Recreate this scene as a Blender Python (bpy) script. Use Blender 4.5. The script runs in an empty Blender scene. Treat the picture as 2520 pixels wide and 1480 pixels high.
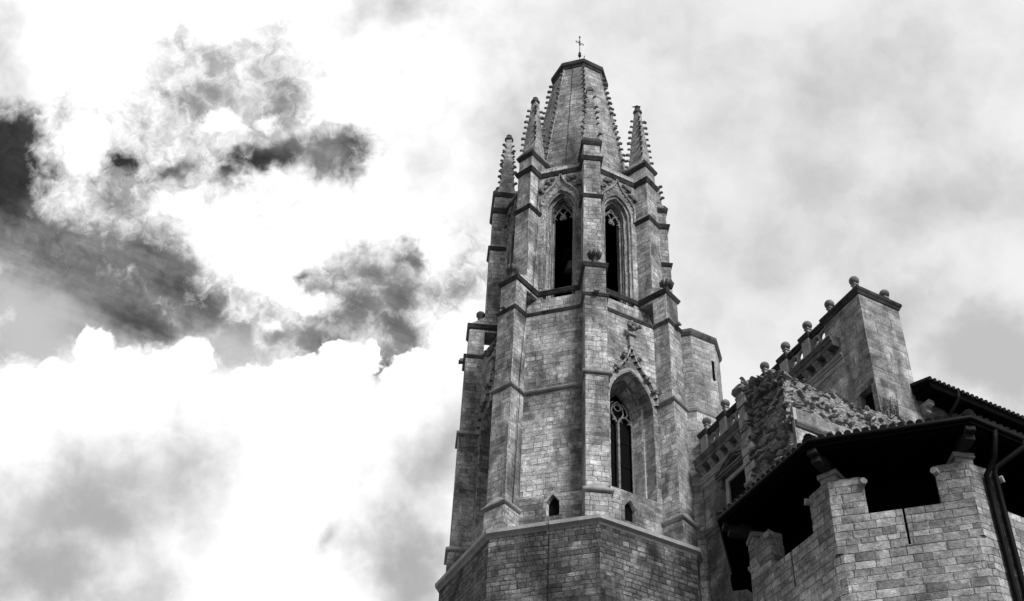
import bpy, bmesh, math, random
from mathutils import Vector, Matrix, noise as mnoise
R = math.radians
scene = bpy.context.scene

# ------------------------------------------------------------------ camera
F_PX, IMG_W = 5483.4, 4096.0
PITCH, ROLL = R(43.5407), R(2.7381)
CP, SP, CR_, SR_ = math.cos(PITCH), math.sin(PITCH), math.cos(ROLL), math.sin(ROLL)
FWD = Vector((0, CP, SP)); X0 = Vector((1, 0, 0)); U0 = Vector((0, -SP, CP))
RIGHT = X0*CR_ + U0*SR_
UP = X0*(-SR_) + U0*CR_
cam_d = bpy.data.cameras.new("camera"); cam = bpy.data.objects.new("camera", cam_d)
scene.collection.objects.link(cam)
cam.matrix_world = Matrix(((RIGHT.x, UP.x, -FWD.x, 0), (RIGHT.y, UP.y, -FWD.y, 0), (RIGHT.z, UP.z, -FWD.z, 0), (0, 0, 0, 1)))
cam_d.sensor_width = 36.0; cam_d.lens = 36.0*F_PX/IMG_W
cam_d.clip_start = 0.1; cam_d.clip_end = 6000
scene.camera = cam

# ------------------------------------------------------------------ colour management
scene.view_settings.view_transform = 'Standard'
scene.view_settings.look = 'None'
scene.view_settings.exposure = 1.3
scene.view_settings.gamma = 1.0

# ------------------------------------------------------------------ sun (bright overcast, from behind right)
SUN_AZ, SUN_EL = R(149), R(42)          # azimuth clockwise from +Y
sun_d = bpy.data.lights.new("sun", 'SUN'); sun = bpy.data.objects.new("sun", sun_d)
scene.collection.objects.link(sun)
sun_d.energy = 1.5; sun_d.angle = R(20); sun_d.color = (1, 1, 1)
sdir = Vector((math.sin(SUN_AZ)*math.cos(SUN_EL), math.cos(SUN_AZ)*math.cos(SUN_EL), math.sin(SUN_EL)))
sun.rotation_euler = sdir.to_track_quat('Z', 'Y').to_euler()
sun.location = (30, -40, 60)

# ------------------------------------------------------------------ node helper
class NT:
    def __init__(s, tree): s.t = tree; s.n = tree.nodes; s.l = tree.links
    def new(s, typ, **kw):
        n = s.n.new(typ)
        for k, v in kw.items(): setattr(n, k, v)
        return n
    def put(s, sock, v):
        if v is None: return
        if hasattr(v, 'links') or isinstance(v, bpy.types.NodeSocket): s.l.new(v, sock)
        else: sock.default_value = v
    def m(s, op, a, b=None, c=None, clamp=False):
        n = s.new('ShaderNodeMath', operation=op, use_clamp=clamp)
        s.put(n.inputs[0], a); s.put(n.inputs[1], b); s.put(n.inputs[2], c)
        return n.outputs[0]
    def vm(s, op, a, b=None):
        n = s.new('ShaderNodeVectorMath', operation=op)
        s.put(n.inputs[0], a); s.put(n.inputs[1], b)
        return n.outputs['Value'] if op in ('DOT_PRODUCT', 'LENGTH') else n.outputs[0]
    def comb(s, x, y, z=0.0):
        n = s.new('ShaderNodeCombineXYZ'); s.put(n.inputs[0], x); s.put(n.inputs[1], y); s.put(n.inputs[2], z)
        return n.outputs[0]
    def noise(s, vec, scale, detail=4, rough=0.55, dist=0.0):
        n = s.new('ShaderNodeTexNoise'); s.put(n.inputs['Vector'], vec)
        n.inputs['Scale'].default_value = scale; n.inputs['Detail'].default_value = detail
        n.inputs['Roughness'].default_value = rough; n.inputs['Distortion'].default_value = dist
        return n.outputs['Fac']
    def white(s, vec):
        n = s.new('ShaderNodeTexWhiteNoise', noise_dimensions='3D'); s.put(n.inputs['Vector'], vec)
        return n.outputs['Value']
    def ss(s, v, a, b, lo=0.0, hi=1.0):
        n = s.new('ShaderNodeMapRange', interpolation_type='SMOOTHSTEP')
        s.put(n.inputs[0], v)
        for i, q in enumerate((a, b, lo, hi)): s.put(n.inputs[i+1], q)
        return n.outputs[0]
    def lin(s, v, a, b, lo, hi):
        n = s.new('ShaderNodeMapRange'); n.clamp = True
        s.put(n.inputs[0], v)
        for i, q in enumerate((a, b, lo, hi)): s.put(n.inputs[i+1], q)
        return n.outputs[0]
    def mix(s, f, a, b):
        n = s.new('ShaderNodeMix', data_type='FLOAT'); n.clamp_factor = True
        s.put(n.inputs[0], f); s.put(n.inputs[2], a); s.put(n.inputs[3], b)
        return n.outputs[0]

# ------------------------------------------------------------------ world: grey sky with drifting clouds
world = bpy.data.worlds.new("World"); scene.world = world; world.use_nodes = True
def build_sky():
    t = NT(world.node_tree); t.n.clear()
    out = t.new('ShaderNodeOutputWorld'); bg = t.new('ShaderNodeBackground')
    t.l.new(bg.outputs[0], out.inputs[0]); bg.inputs[1].default_value = 0.1
    sky = t.new('ShaderNodeTexSky', sky_type='NISHITA'); sky.sun_disc = False
    sky.sun_elevation = SUN_EL; sky.sun_rotation = SUN_AZ
    bw = t.new('ShaderNodeRGBToBW'); t.l.new(sky.outputs[0], bw.inputs[0])
    D = t.new('ShaderNodeTexCoord').outputs['Generated']
    f = t.m('MAXIMUM', t.vm('DOT_PRODUCT', D, FWD), 0.12)
    K = 3373.6
    # chart of the sky (a tangent plane around one bearing and elevation), in thousandths of the focal length
    x = t.m('MULTIPLY', t.m('DIVIDE', t.vm('DOT_PRODUCT', D, RIGHT), f), K/100)
    y = t.m('MULTIPLY', t.m('DIVIDE', t.vm('DOT_PRODUCT', D, UP), f), K/100)
    P0 = t.comb(x, y)
    def warp(P, scale, amp, seed, detail=5):
        n = t.new('ShaderNodeTexNoise'); t.l.new(t.vm('ADD', P, (seed, seed*1.7, seed*.3)), n.inputs['Vector'])
        n.inputs['Scale'].default_value = scale; n.inputs['Detail'].default_value = detail; n.inputs['Roughness'].default_value = .62
        v = t.vm('SUBTRACT', n.outputs['Color'], (.5, .5, .5))
        v = t.vm('MULTIPLY', v, (amp, amp, 0))
        return t.vm('ADD', P, v)
    def blob(P, cx, cy, rx, ry, rot=0, lv=1.0):
        mp = t.new('ShaderNodeMapping', vector_type='TEXTURE')
        t.l.new(P, mp.inputs[0])
        mp.inputs[1].default_value = ((cx-1260)/100, (740-cy)/100, 0)
        mp.inputs[2].default_value = (0, 0, R(rot)); mp.inputs[3].default_value = (rx/100, ry/100, 1)
        d = t.vm('LENGTH', mp.outputs[0])
        return t.m('MULTIPLY_ADD', d, -lv, lv)
    def union(P, blobs, k=.25):
        r = None
        for b in blobs:
            v = blob(P, *b)
            r = v if r is None else t.m('SMOOTH_MAX', r, v, k)
        return r
    W1 = warp(P0, .5, 2.2, 3.1, 4)
    W2 = warp(P0, 1.6, .8, 9.4, 5)
    fb = t.noise(t.vm('ADD', W2, (4, 9, 0)), .75, 10, .64, .25)
    fine = t.noise(t.vm('ADD', W2, (14, 3, 0)), 2.6, 10, .68, .5)
    clear = union(W1, [(10, 350, 110, 95, 0, 1.5), (10, 480, 150, 180, 0, 1.6), (150, 610, 260, 130, -30, 1.7), (380, 670, 190, 105, -38, 1.5),
        (200, 760, 330, 115, -12, 1.8), (330, 810, 190, 75, 0, 1.3), (480, 770, 120, 95, -40), (575, 850, 95, 90, 0),
        (310, 395, 60, 52), (425, 420, 62, 42), (280, 480, 60, 50, 0, .4), (535, 220, 105, 95, 0, .5), (670, 235, 75, 95, 0, .5),
        (470, 250, 80, 90, 0, .5), (640, 375, 125, 52, 8), (800, 372, 120, 58, -6), (570, 425, 50, 45),
        (755, 675, 52, 36), (900, 670, 100, 50, 0, .9), (970, 720, 100, 90), (970, 800, 85, 80), (955, 875, 38, 70), (800, 830, 105, 50),
        (1110, 690, 110, 65, 20, .5), (690, 815, 90, 70, 0, .6), (1005, 640, 50, 35), (870, 760, 130, 90, 0, .7), (340, 420, 190, 120, 0, .5), (60, 840, 200, 90, 0, 1.6)])
    cf = t.m('ADD', clear, t.m('MULTIPLY_ADD', fb, 1.9, -.95))
    cf = t.m('ADD', cf, t.m('MULTIPLY_ADD', fine, 1.5, -.75))
    holes = union(W2, [(552, 298, 62, 34), (655, 305, 32, 26), (205, 360, 80, 75, 0, .8), (690, 700, 60, 60), (780, 745, 80, 42), (660, 800, 40, 30, 0, .7), (440, 500, 70, 40)], .1)
    cf = t.m('ADD', cf, t.m('MULTIPLY', t.m('MAXIMUM', holes, 0.0), -1.3))
    cl = t.ss(cf, -.5, .8)
    # the clear patches: deep at the top left, veiled below
    stp = t.new('ShaderNodeMapping', vector_type='TEXTURE'); t.l.new(warp(P0, .35, .5, 33, 3), stp.inputs[0])
    stp.inputs[2].default_value = (0, 0, R(-22)); stp.inputs[3].default_value = (5, .55, 1)
    streak = t.noise(stp.outputs[0], .8, 7, .62)
    veil = union(W1, [(40, 800, 300, 150, -20, 1), (120, 870, 260, 90, 0, 1), (560, 860, 150, 70, 0, .7)])
    vf = t.ss(t.m('MULTIPLY_ADD', streak, .5, t.m('ADD', veil, -.25)), -.35, .75)
    deep = union(W1, [(10, 400, 190, 170, 0, 1.2), (310, 395, 80, 60), (600, 390, 150, 60, 0, .7), (880, 380, 60, 60, 0, .6), (320, 780, 150, 50, -20, .5), (500, 700, 120, 60, -40, .4)])
    dv = t.ss(deep, -.3, .7)
    base = t.mix(dv, .20, .03)
    base = t.m('MULTIPLY', base, t.m('MULTIPLY_ADD', streak, 1.9, .05))
    base = t.m('MULTIPLY', base, t.m('MULTIPLY_ADD', t.ss(fine, .3, .7), .5, .75))
    base = t.m('MULTIPLY', base, t.m('MULTIPLY_ADD', t.ss(fb, .3, .7), .6, .7))
    base = t.mix(vf, base, .56)
    # bright overcast with soft grey bellies
    grey = union(warp(P0, .3, 3.0, 21), [(230, 1260, 420, 190, 12, 1), (120, 1420, 330, 130, 0, 1.15), (480, 1130, 200, 90, 20, .6), (1000, 1380, 170, 210, 25, 1.25),
        (1080, 1130, 120, 190, -10, .8), (15, 140, 110, 150, 0, .7), (2150, 230, 480, 210, 10, .75), (1950, 560, 330, 260, 20, .65), (2450, 900, 260, 150, -12, 1.6), (2200, 760, 260, 110, 15, .8),
        (1000, 20, 300, 60, 0, .5), (1330, 320, 400, 220, 20, .35), (2330, 480, 300, 160, 0, .7), (820, 1330, 40, 50, 20, .6)], .4)
    gn = t.noise(t.vm('ADD', warp(P0, .9, .8, 40), (3, 3, 0)), .45, 7, .55)
    gf = t.ss(t.m('ADD', grey, t.m('MULTIPLY_ADD', gn, 2.0, -1.0)), -.4, 1.1)
    right = t.ss(x, 2.0, 5.0)
    pale = t.ss(x, -3.2, 3.0)
    cloud = t.mix(gf, t.mix(pale, 1.16, .88), t.mix(right, .44, .54))
    # edge of the crisp cumulus bank under the clear patches
    W3 = warp(warp(P0, 1.3, .75, 60, 3), 5.0, .22, 70, 6)
    bank = union(W3, [(430, 1575, 1500, 655), (60, 935, 70, 36), (125, 925, 45, 34), (235, 862, 60, 56), (300, 905, 90, 50), (400, 890, 50, 40), (475, 880, 62, 52), (640, 935, 80, 34),
        (740, 905, 70, 32), (835, 885, 62, 52), (908, 885, 34, 48), (1040, 905, 90, 44), (1020, 950, 100, 60)], .08)
    bk = t.ss(t.m('MULTIPLY_ADD', fine, .42, t.m('ADD', bank, -.21)), -.06, .15)
    cl = t.m('MULTIPLY', cl, t.m('SUBTRACT', 1.0, bk))
    val = t.mix(cl, cloud, base)
    # behind the beholder: unseen overcast, set darker to strengthen contrast between faces, a little of the clear sky's own gradient in it
    front = t.ss(t.vm('DOT_PRODUCT', D, FWD), .35, .75)
    back = t.m('MULTIPLY_ADD', t.noise(D, 2.2, 6, .6), .6, .02)
    val = t.mix(front, back, val)
    tot = t.m('MULTIPLY_ADD', bw.outputs[0], .02, t.m('MULTIPLY', val, 4.06))
    c = t.new('ShaderNodeCombineColor')
    for i in range(3): t.l.new(tot, c.inputs[i])
    t.l.new(c.outputs[0], bg.inputs[0])
build_sky()
world.cycles.sampling_method = 'MANUAL'; world.cycles.sample_map_resolution = 512

# ------------------------------------------------------------------ materials
def new_mat(name):
    m = bpy.data.materials.new(name); m.use_nodes = True
    t = NT(m.node_tree); t.n.clear()
    out = t.new('ShaderNodeOutputMaterial'); b = t.new('ShaderNodeBsdfPrincipled')
    t.l.new(b.outputs[0], out.inputs[0]); b.inputs['Roughness'].default_value = .9
    b.inputs['Specular IOR Level'].default_value = .15
    return m, t, b
def grey_to(t, b, v):
    c = t.new('ShaderNodeCombineColor')
    for i in range(3): t.put(c.inputs[i], v)
    t.l.new(c.outputs[0], b.inputs['Base Color'])
def stone(name, h, w, lo, hi, mortar, mw=.018, stain=.5, rough=1.0, bump=.6, wav=.03, seed=0.0, mort_amt=.85):
    """coursed masonry: courses of uneven height, blocks of uneven length, stains, dark or light joints"""
    m, t, b = new_mat(name)
    uvn = t.new('ShaderNodeUVMap'); sep = t.new('ShaderNodeSeparateXYZ'); t.l.new(uvn.outputs[0], sep.inputs[0])
    u, v = sep.outputs[0], sep.outputs[1]
    pos = t.new('ShaderNodeTexCoord').outputs['Object']
    UV = t.comb(u, v, seed)
    wob = t.noise(UV, 1.1, 3, .5)
    v1 = t.m('ADD', v, t.m('MULTIPLY_ADD', t.noise(t.comb(0.0, v, seed+5), .9/h*.35, 2), h*2.0, seed))
    v2 = t.m('ADD', v1, t.m('MULTIPLY_ADD', wob, wav*2, -wav))
    rv = t.m('DIVIDE', v2, h); row = t.m('FLOOR', rv); fv = t.m('FRACT', rv)
    r1 = t.white(t.comb(row, seed, 1.3)); r2 = t.white(t.comb(row, seed, 7.7))
    bw = t.m('MULTIPLY', t.m('MULTIPLY_ADD', r1, .8, .65), w)
    un = t.noise(t.comb(u, t.m('MULTIPLY', row, 3.71), seed), .7/w, 1)
    u2 = t.m('ADD', t.m('DIVIDE', u, bw), t.m('MULTIPLY_ADD', un, 1.1, t.m('MULTIPLY', r2, 9.0)))
    col = t.m('FLOOR', u2); fu = t.m('FRACT', u2)
    cid = t.comb(col, row, seed)
    c1 = t.white(cid); c2 = t.white(t.vm('ADD', cid, (31.3, 5.1, 2.2)))
    du = t.m('MULTIPLY', t.m('MINIMUM', fu, t.m('SUBTRACT', 1.0, fu)), bw)
    dv = t.m('MULTIPLY', t.m('MINIMUM', fv, t.m('SUBTRACT', 1.0, fv)), h)
    d = t.m('MINIMUM', du, dv)
    fn = t.noise(UV, 9.0, 5, .65); f2 = t.noise(UV, 34.0, 3, .7); big = t.noise(t.vm('MULTIPLY', UV, (1, .55, 1)), .55, 5, .62, .6)
    d = t.m('ADD', d, t.m('MULTIPLY_ADD', fn, .05*rough, -.025*rough))
    jn = t.noise(UV, 1.9, 2)
    mk = t.m('SUBTRACT', 1.0, t.ss(d, 0.0, t.m('MULTIPLY_ADD', jn, mw*2.6, mw*.1)))
    mk = t.m('MULTIPLY', mk, t.lin(t.noise(UV, .8, 3, .6), .35, .6, .35, 1.0))
    # tone of each block, weathering inside it, stains that run over several blocks
    tone = t.mix(c1, lo, hi)
    tone = t.mix(t.m('GREATER_THAN', c2, .93), tone, lo*.8)
    tone = t.mix(t.m('LESS_THAN', c2, .04), tone, hi*1.1)
    wx = t.m('MULTIPLY_ADD', t.ss(t.noise(t.vm('ADD', UV, t.vm('MULTIPLY', t.comb(c1, c2), (40, 40, 0))), 3.2, 6, .7), .25, .75), .75, .55)
    tone = t.m('MULTIPLY', tone, wx)
    tone = t.m('MULTIPLY', tone, t.m('MULTIPLY_ADD', t.ss(big, .3, .7), stain*1.7, 1-stain*1.0))
    mid = t.noise(UV, 11, 4, .75)
    tone = t.m('MULTIPLY', tone, t.m('MULTIPLY_ADD', f2, 1.9, .05))
    tone = t.m('MULTIPLY', tone, t.m('MULTIPLY_ADD', t.ss(mid, .3, .7), .6, .7))
    bed = t.ss(t.noise(t.vm('MULTIPLY', UV, (.22, 1.6, 1)), 2.2, 5, .65), .5, .75)
    tone = t.m('MULTIPLY', tone, t.m('MULTIPLY_ADD', bed, -.55*stain, 1.0))
    run = t.noise(t.vm('MULTIPLY', UV, (1.0, .07, 1)), 2.6, 4, .6)
    tone = t.m('MULTIPLY', tone, t.m('MULTIPLY_ADD', t.ss(run, .42, .72), -.32*stain, 1.0))
    cln = t.ss(t.noise(t.vm('ADD', UV, (50, 20, 0)), .9, 5, .6), .5, .7)
    tone = t.m('MULTIPLY', tone, t.m('MULTIPLY_ADD', cln, .4, .92))
    pit = t.ss(t.noise(UV, 16, 2, .5), .69, .76)
    tone = t.m('MULTIPLY', tone, t.m('MULTIPLY_ADD', pit, -.5, 1.0))
    tone = t.mix(t.m('MULTIPLY', mk, mort_amt), tone, t.m('MULTIPLY', mortar, t.m('MULTIPLY_ADD', fn, .9, .55)))
    grey_to(t, b, tone)
    hgt = t.m('MULTIPLY_ADD', mk, -.9, t.m('MULTIPLY_ADD', fn, .7*rough, t.m('MULTIPLY', c2, .5*rough)))
    hgt = t.m('ADD', hgt, t.m('ADD', t.m('MULTIPLY', f2, .35*rough), t.m('MULTIPLY', mid, .5*rough)))
    bp = t.new('ShaderNodeBump'); bp.inputs['Strength'].default_value = bump; bp.inputs['Distance'].default_value = .03
    t.l.new(hgt, bp.inputs['Height']); t.l.new(bp.outputs[0], b.inputs['Normal'])
    return m
def plain(name, lo, hi, scale=3.0, bump=.3, rough=.9, spec=.15):
    m, t, b = new_mat(name)
    p = t.new('ShaderNodeTexCoord').outputs['Object']
    n = t.noise(p, scale, 7, .68); n2 = t.noise(t.vm('ADD', p, (9, 9, 9)), scale*7, 4, .7)
    v = t.mix(t.ss(n, .25, .75), lo, hi); v = t.m('MULTIPLY', v, t.m('MULTIPLY_ADD', n2, .9, .55))
    grey_to(t, b, v); b.inputs['Roughness'].default_value = rough; b.inputs['Specular IOR Level'].default_value = spec
    if bump:
        bp = t.new('ShaderNodeBump'); bp.inputs['Strength'].default_value = bump; bp.inputs['Distance'].default_value = .04
        t.l.new(t.m('ADD', n, t.m('MULTIPLY', n2, .4)), bp.inputs['Height']); t.l.new(bp.outputs[0], b.inputs['Normal'])
    return m
M = {}
M['tower'] = stone('tower_ashlar', .26, .46, .37, .54, .06, mw=.018, stain=.7, seed=1.0, wav=.045, mort_amt=.75)
M['spire'] = stone('spire_ashlar', .26, .5, .32, .46, .06, mw=.016, stain=.5, seed=4.0)
M['base'] = stone('old_masonry', .24, .40, .12, .25, .03, mw=.03, stain=.75, rough=1.7, bump=.9, wav=.05, seed=7.0)
M['turret'] = stone('turret_ashlar', .30, .55, .36, .52, .10, mw=.018, stain=.45, seed=11.0)
M['facade'] = stone('facade_ashlar', .44, .95, .18, .29, .08, mw=.016, stain=.6, seed=17.0)
M['pier'] = stone('pier_ashlar', .50, 1.0, .28, .44, .08, mw=.018, stain=.8, seed=23.0)
M['loggia'] = stone('loggia_ashlar', .20, .43, .33, .54, .10, mw=.012, stain=.5, seed=29.0, bump=1.0, wav=.022, mort_amt=.8)
M['ashlar'] = stone('smooth_ashlar', .42, .75, .34, .60, .16, mw=.012, stain=.25, seed=37.0, bump=.35)
M['trim'] = plain('weathered_trim', .045, .20, 2.2)
M['trim_dark'] = plain('dark_trim', .02, .09, 2.0)  # darker mottled tone for cornices, copings and rails
M['light_trim'] = plain('pale_trim', .22, .44, 1.7)
M['ledge'] = plain('pale_ledge', .34, .55, 1.7)
M['carved'] = plain('carved_stone', .07, .34, 4.0, bump=.6)
M['ball'] = plain('ball_stone', .08, .26, 4.0)
M['mortar'] = plain('rubble_mortar', .10, .50, 2.2, bump=1.0)
M['rubble'] = plain('rubble_stone', .15, .42, 2.4, bump=.9)
M['wood'] = plain('shade_black_wood', .002, .005, 3.0, bump=.2, spec=.02)  # near-black: shade under the eaves is put into the colour
M['bracket'] = plain('bracket_wood', .015, .05, 5.0, bump=.5)
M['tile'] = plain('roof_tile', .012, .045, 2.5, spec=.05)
M['metal'] = plain('dark_metal', .003, .008, 2.0, bump=.05, rough=.6, spec=.08)
M['iron'] = plain('wrought_iron', .012, .03, 3.0, bump=0, rough=.6)
M['dark'] = plain('interior_shade', .006, .012, 1.0, bump=0, rough=1.0, spec=0)  # near-black colour stands for the shade inside openings
M['bronze'] = plain('old_bronze', .012, .03, 4.0, bump=.1, rough=.45, spec=.4)
M['leaf'] = plain('weed_leaf', .04, .10, 8.0, bump=0)
M['ground'] = plain('paving', .04, .09, .8)
M['bird'] = plain('bird_feather', .02, .07, 14.0, bump=0)
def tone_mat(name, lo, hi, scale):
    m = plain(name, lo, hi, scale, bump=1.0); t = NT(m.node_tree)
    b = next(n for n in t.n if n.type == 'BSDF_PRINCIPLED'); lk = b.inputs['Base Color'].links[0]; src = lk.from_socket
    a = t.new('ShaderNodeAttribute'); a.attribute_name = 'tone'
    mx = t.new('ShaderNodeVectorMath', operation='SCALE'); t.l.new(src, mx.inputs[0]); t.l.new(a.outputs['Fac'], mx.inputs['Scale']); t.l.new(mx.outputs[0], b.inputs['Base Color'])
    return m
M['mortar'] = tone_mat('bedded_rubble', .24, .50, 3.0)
def glass_mat():
    m, t, b = new_mat('dark_glass'); b.inputs['Base Color'].default_value = (.004, .004, .004, 1); b.inputs['Roughness'].default_value = .5
    b.inputs['Specular IOR Level'].default_value = .02
    return m
M['glass'] = glass_mat()

# ------------------------------------------------------------------ mesh helper.  Coordinates: the church's own frame
ANG = R(26.3); ORIGIN = Vector((3.533, 52.0, 0.0))
ROTZ = Matrix.Rotation(ANG, 4, 'Z')
def c2w(p): return ORIGIN + (ROTZ @ Vector(p))
BASES = {}
class MB:
    def __init__(s): s.v = []; s.f = []
    def vert(s, p): s.v.append(Vector(p)); return len(s.v)-1
    def face(s, *pts): s.f.append([s.vert(p) for p in pts])
    def quad(s, a, b, c, d): s.face(a, b, c, d)
    def prism(s, plan, z0, z1, bottom=True, top=True):
        n = len(plan)
        for i in range(n):
            a, b = plan[i], plan[(i+1) % n]
            s.face((a[0], a[1], z0), (b[0], b[1], z0), (b[0], b[1], z1), (a[0], a[1], z1))
        if top: s.face(*[(p[0], p[1], z1) for p in plan])
        if bottom: s.face(*[(p[0], p[1], z0) for p in reversed(plan)])
    def frustum(s, A, za, B, zb, caps=True):
        n = len(A)
        for i in range(n):
            j = (i+1) % n
            s.face((*A[i], za), (*A[j], za), (*B[j], zb), (*B[i], zb))
        if caps: s.face(*[(*p, zb) for p in B]); s.face(*[(*p, za) for p in reversed(A)])
    def box(s, x0, x1, y0, y1, z0, z1): s.prism([(x0, y0), (x1, y0), (x1, y1), (x0, y1)], z0, z1)
    def obox(s, c, ax, ay, az):
        """box from centre and three half-axis vectors"""
        c, ax, ay, az = Vector(c), Vector(ax), Vector(ay), Vector(az)
        P = lambda i, j, k: c + ax*i + ay*j + az*k
        for q in (((-1,-1,-1),(-1,1,-1),(1,1,-1),(1,-1,-1)), ((-1,-1,1),(1,-1,1),(1,1,1),(-1,1,1)), ((-1,-1,-1),(1,-1,-1),(1,-1,1),(-1,-1,1)),
                  ((1,1,-1),(-1,1,-1),(-1,1,1),(1,1,1)), ((1,-1,-1),(1,1,-1),(1,1,1),(1,-1,1)), ((-1,1,-1),(-1,-1,-1),(-1,-1,1),(-1,1,1))):
            s.face(*[P(*k) for k in q])
    def bar(s, a, b, w, d, up=(0, 0, 1)):
        a, b = Vector(a), Vector(b); t = (b-a); L = t.length
        if L < 1e-6: return
        t /= L; up = Vector(up); sd = t.cross(up)
        if sd.length < 1e-4: sd = t.cross(Vector((1, 0, 0)))
        sd.normalize(); u2 = sd.cross(t)
        s.obox((a+b)/2, t*(L/2), sd*(w/2), u2*(d/2))
    def tube(s, pts, r, n=8, closed=False, caps=True):
        pts = [Vector(p) for p in pts]; N = len(pts); rings = []
        ref = None
        for i, p in enumerate(pts):
            if closed: t = pts[(i+1) % N]-pts[i-1]
            else: t = pts[min(i+1, N-1)]-pts[max(i-1, 0)]
            t.normalize()
            if ref is None:
                ref = t.cross(Vector((0, 0, 1)))
                if ref.length < .05: ref = t.cross(Vector((1, 0, 0)))
            ref = (ref - t*ref.dot(t)).normalized(); b = t.cross(ref)
            rr = r[i] if isinstance(r, (list, tuple)) else r
            rings.append([s.vert(p+(ref*math.cos(2*math.pi*k/n)+b*math.sin(2*math.pi*k/n))*rr) for k in range(n)])
        for i in range(N if closed else N-1):
            A, B = rings[i], rings[(i+1) % N]
            for k in range(n): s.f.append([A[k], A[(k+1) % n], B[(k+1) % n], B[k]])
        if caps and not closed: s.f.append(list(reversed(rings[0]))); s.f.append(rings[-1])
    def lathe(s, c, prof, n=16, ax=None):
        """profile of (radius, height) round the vertical through c"""
        c = Vector(c); rings = []
        for r, z in prof: rings.append([s.vert((c.x+r*math.cos(2*math.pi*k/n), c.y+r*math.sin(2*math.pi*k/n), c.z+z)) for k in range(n)])
        for A, B in zip(rings, rings[1:]):
            for k in range(n): s.f.append([A[k], A[(k+1) % n], B[(k+1) % n], B[k]])
        s.f.append(list(reversed(rings[0]))); s.f.append(rings[-1])
    def blob(s, c, rx, ry, rz, rot=None, jag=.0, sub=1, rng=random):
        bm = bmesh.new(); bmesh.ops.create_icosphere(bm, subdivisions=sub, radius=1.0)
        m = rot if rot else Matrix.Identity(3); c = Vector(c); base = len(s.v)
        for v in bm.verts:
            k = 1+rng.uniform(-jag, jag)
            s.v.append(c + m @ Vector((v.co.x*rx*k, v.co.y*ry*k, v.co.z*rz*k)))
        bm.verts.index_update()
        for f in bm.faces: s.f.append([base+v.index for v in f.verts])
        bm.free()
    def loft(s, path, prof, closed=True, caps=True):
        """moulding: path is a plan polyline (outward on its right when walked), prof a list of (offset, z)"""
        n = len(path); P = [Vector((p[0], p[1])) for p in path]
        offs = []
        for i in range(n):
            e1 = (P[i]-P[i-1]) if (closed or i > 0) else None
            e2 = (P[(i+1) % n]-P[i]) if (closed or i < n-1) else None
            ns = [Vector((e.y, -e.x)).normalized() for e in (e1, e2) if e is not None and e.length > 1e-6]
            if len(ns) == 2:
                mv = ns[0]+ns[1]; k = mv.length_squared/2
                offs.append(mv/max(k, .3))
            else: offs.append(ns[0])
        rings = [[s.vert((P[i].x+offs[i].x*o, P[i].y+offs[i].y*o, z)) for i in range(n)] for o, z in prof]
        for A, B in zip(rings, rings[1:]):
            for i in range(n if closed else n-1):
                j = (i+1) % n; s.f.append([A[i], A[j], B[j], B[i]])
        if not closed and caps:
            s.f.append([r[0] for r in reversed(rings)]); s.f.append([r[-1] for r in rings])
    def build(s, name, mat, parent, smooth=False, bevel=0.0, uo=0.0, chip=0.0, cuts=0):
        base = BASES.get(parent.name, Vector((0, 0, 0))) if parent is not None else Vector((0, 0, 0))
        me = bpy.data.meshes.new(name)
        me.from_pydata([tuple(v-base) for v in s.v], [], s.f); me.update()
        bm = bmesh.new(); bm.from_mesh(me)
        bmesh.ops.remove_doubles(bm, verts=bm.verts, dist=.0004)
        bmesh.ops.recalc_face_normals(bm, faces=bm.faces)
        if bevel:
            bmesh.ops.bevel(bm, geom=[e for e in bm.edges if len(e.link_faces) == 2 and e.calc_face_angle(0) > .5], offset=bevel, segments=1, affect='EDGES')
        if chip:
            for _ in range(cuts):
                bmesh.ops.subdivide_edges(bm, edges=[e for e in bm.edges if e.calc_length() > .12], cuts=1, use_grid_fill=True)
            bmesh.ops.triangulate(bm, faces=[f for f in bm.faces if len(f.verts) > 4]); bm.normal_update()
        uv = bm.loops.layers.uv.new('UVMap'); bm.normal_update()
        for f in bm.faces:
            n = f.normal
            if abs(n.z) < .8:
                t = Vector((-n.y, n.x, 0)).normalized(); sgn = math.atan2(n.y, n.x)
                for l in f.loops:
                    p = l.vert.co+base; l[uv].uv = (p.dot(t)+round(sgn*4)*3.3+uo, p.z)
            else:
                for l in f.loops:
                    p = l.vert.co+base; l[uv].uv = (p.x+uo, p.y)
            f.smooth = smooth
        if chip:
            for v in bm.verts:
                p = v.co+base; sharp = max([e.calc_face_angle(0) for e in v.link_edges if len(e.link_faces) == 2] or [0])
                k = chip*(.35+.65*min(1, sharp))
                v.co -= v.normal*k*(max(0, mnoise.noise(p*5.3)+.15)*1.2+max(0, mnoise.noise(p*13+Vector((3, 3, 3))))*.7)
        bm.to_mesh(me); bm.free(); me.materials.append(mat)
        o = bpy.data.objects.new(name, me); scene.collection.objects.link(o)
        if parent is not None: o.parent = parent; BASES[o.name] = base
        return o
def thing(name, label, cat, base, group=None):
    o = bpy.data.objects.new(name, None); scene.collection.objects.link(o)
    o.location = c2w(base); o.rotation_euler = (0, 0, ANG); o.empty_display_size = .5
    o['label'] = label; o['category'] = cat; BASES[o.name] = Vector(base)
    if group: o['group'] = group
    return o
def single(mb, name, mat, label, cat, base, group=None, smooth=False):
    """a thing that is one mesh"""
    o = mb_build_free(mb, name, mat, base, smooth); o['label'] = label; o['category'] = cat
    if group: o['group'] = group
    return o
def mb_build_free(mb, name, mat, base, smooth):
    mb.v = [v-Vector(base) for v in mb.v]
    o = mb.build(name, mat, None, smooth); o.location = c2w(base); o.rotation_euler = (0, 0, ANG)
    return o
GROUND_Z = -1.6

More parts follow.
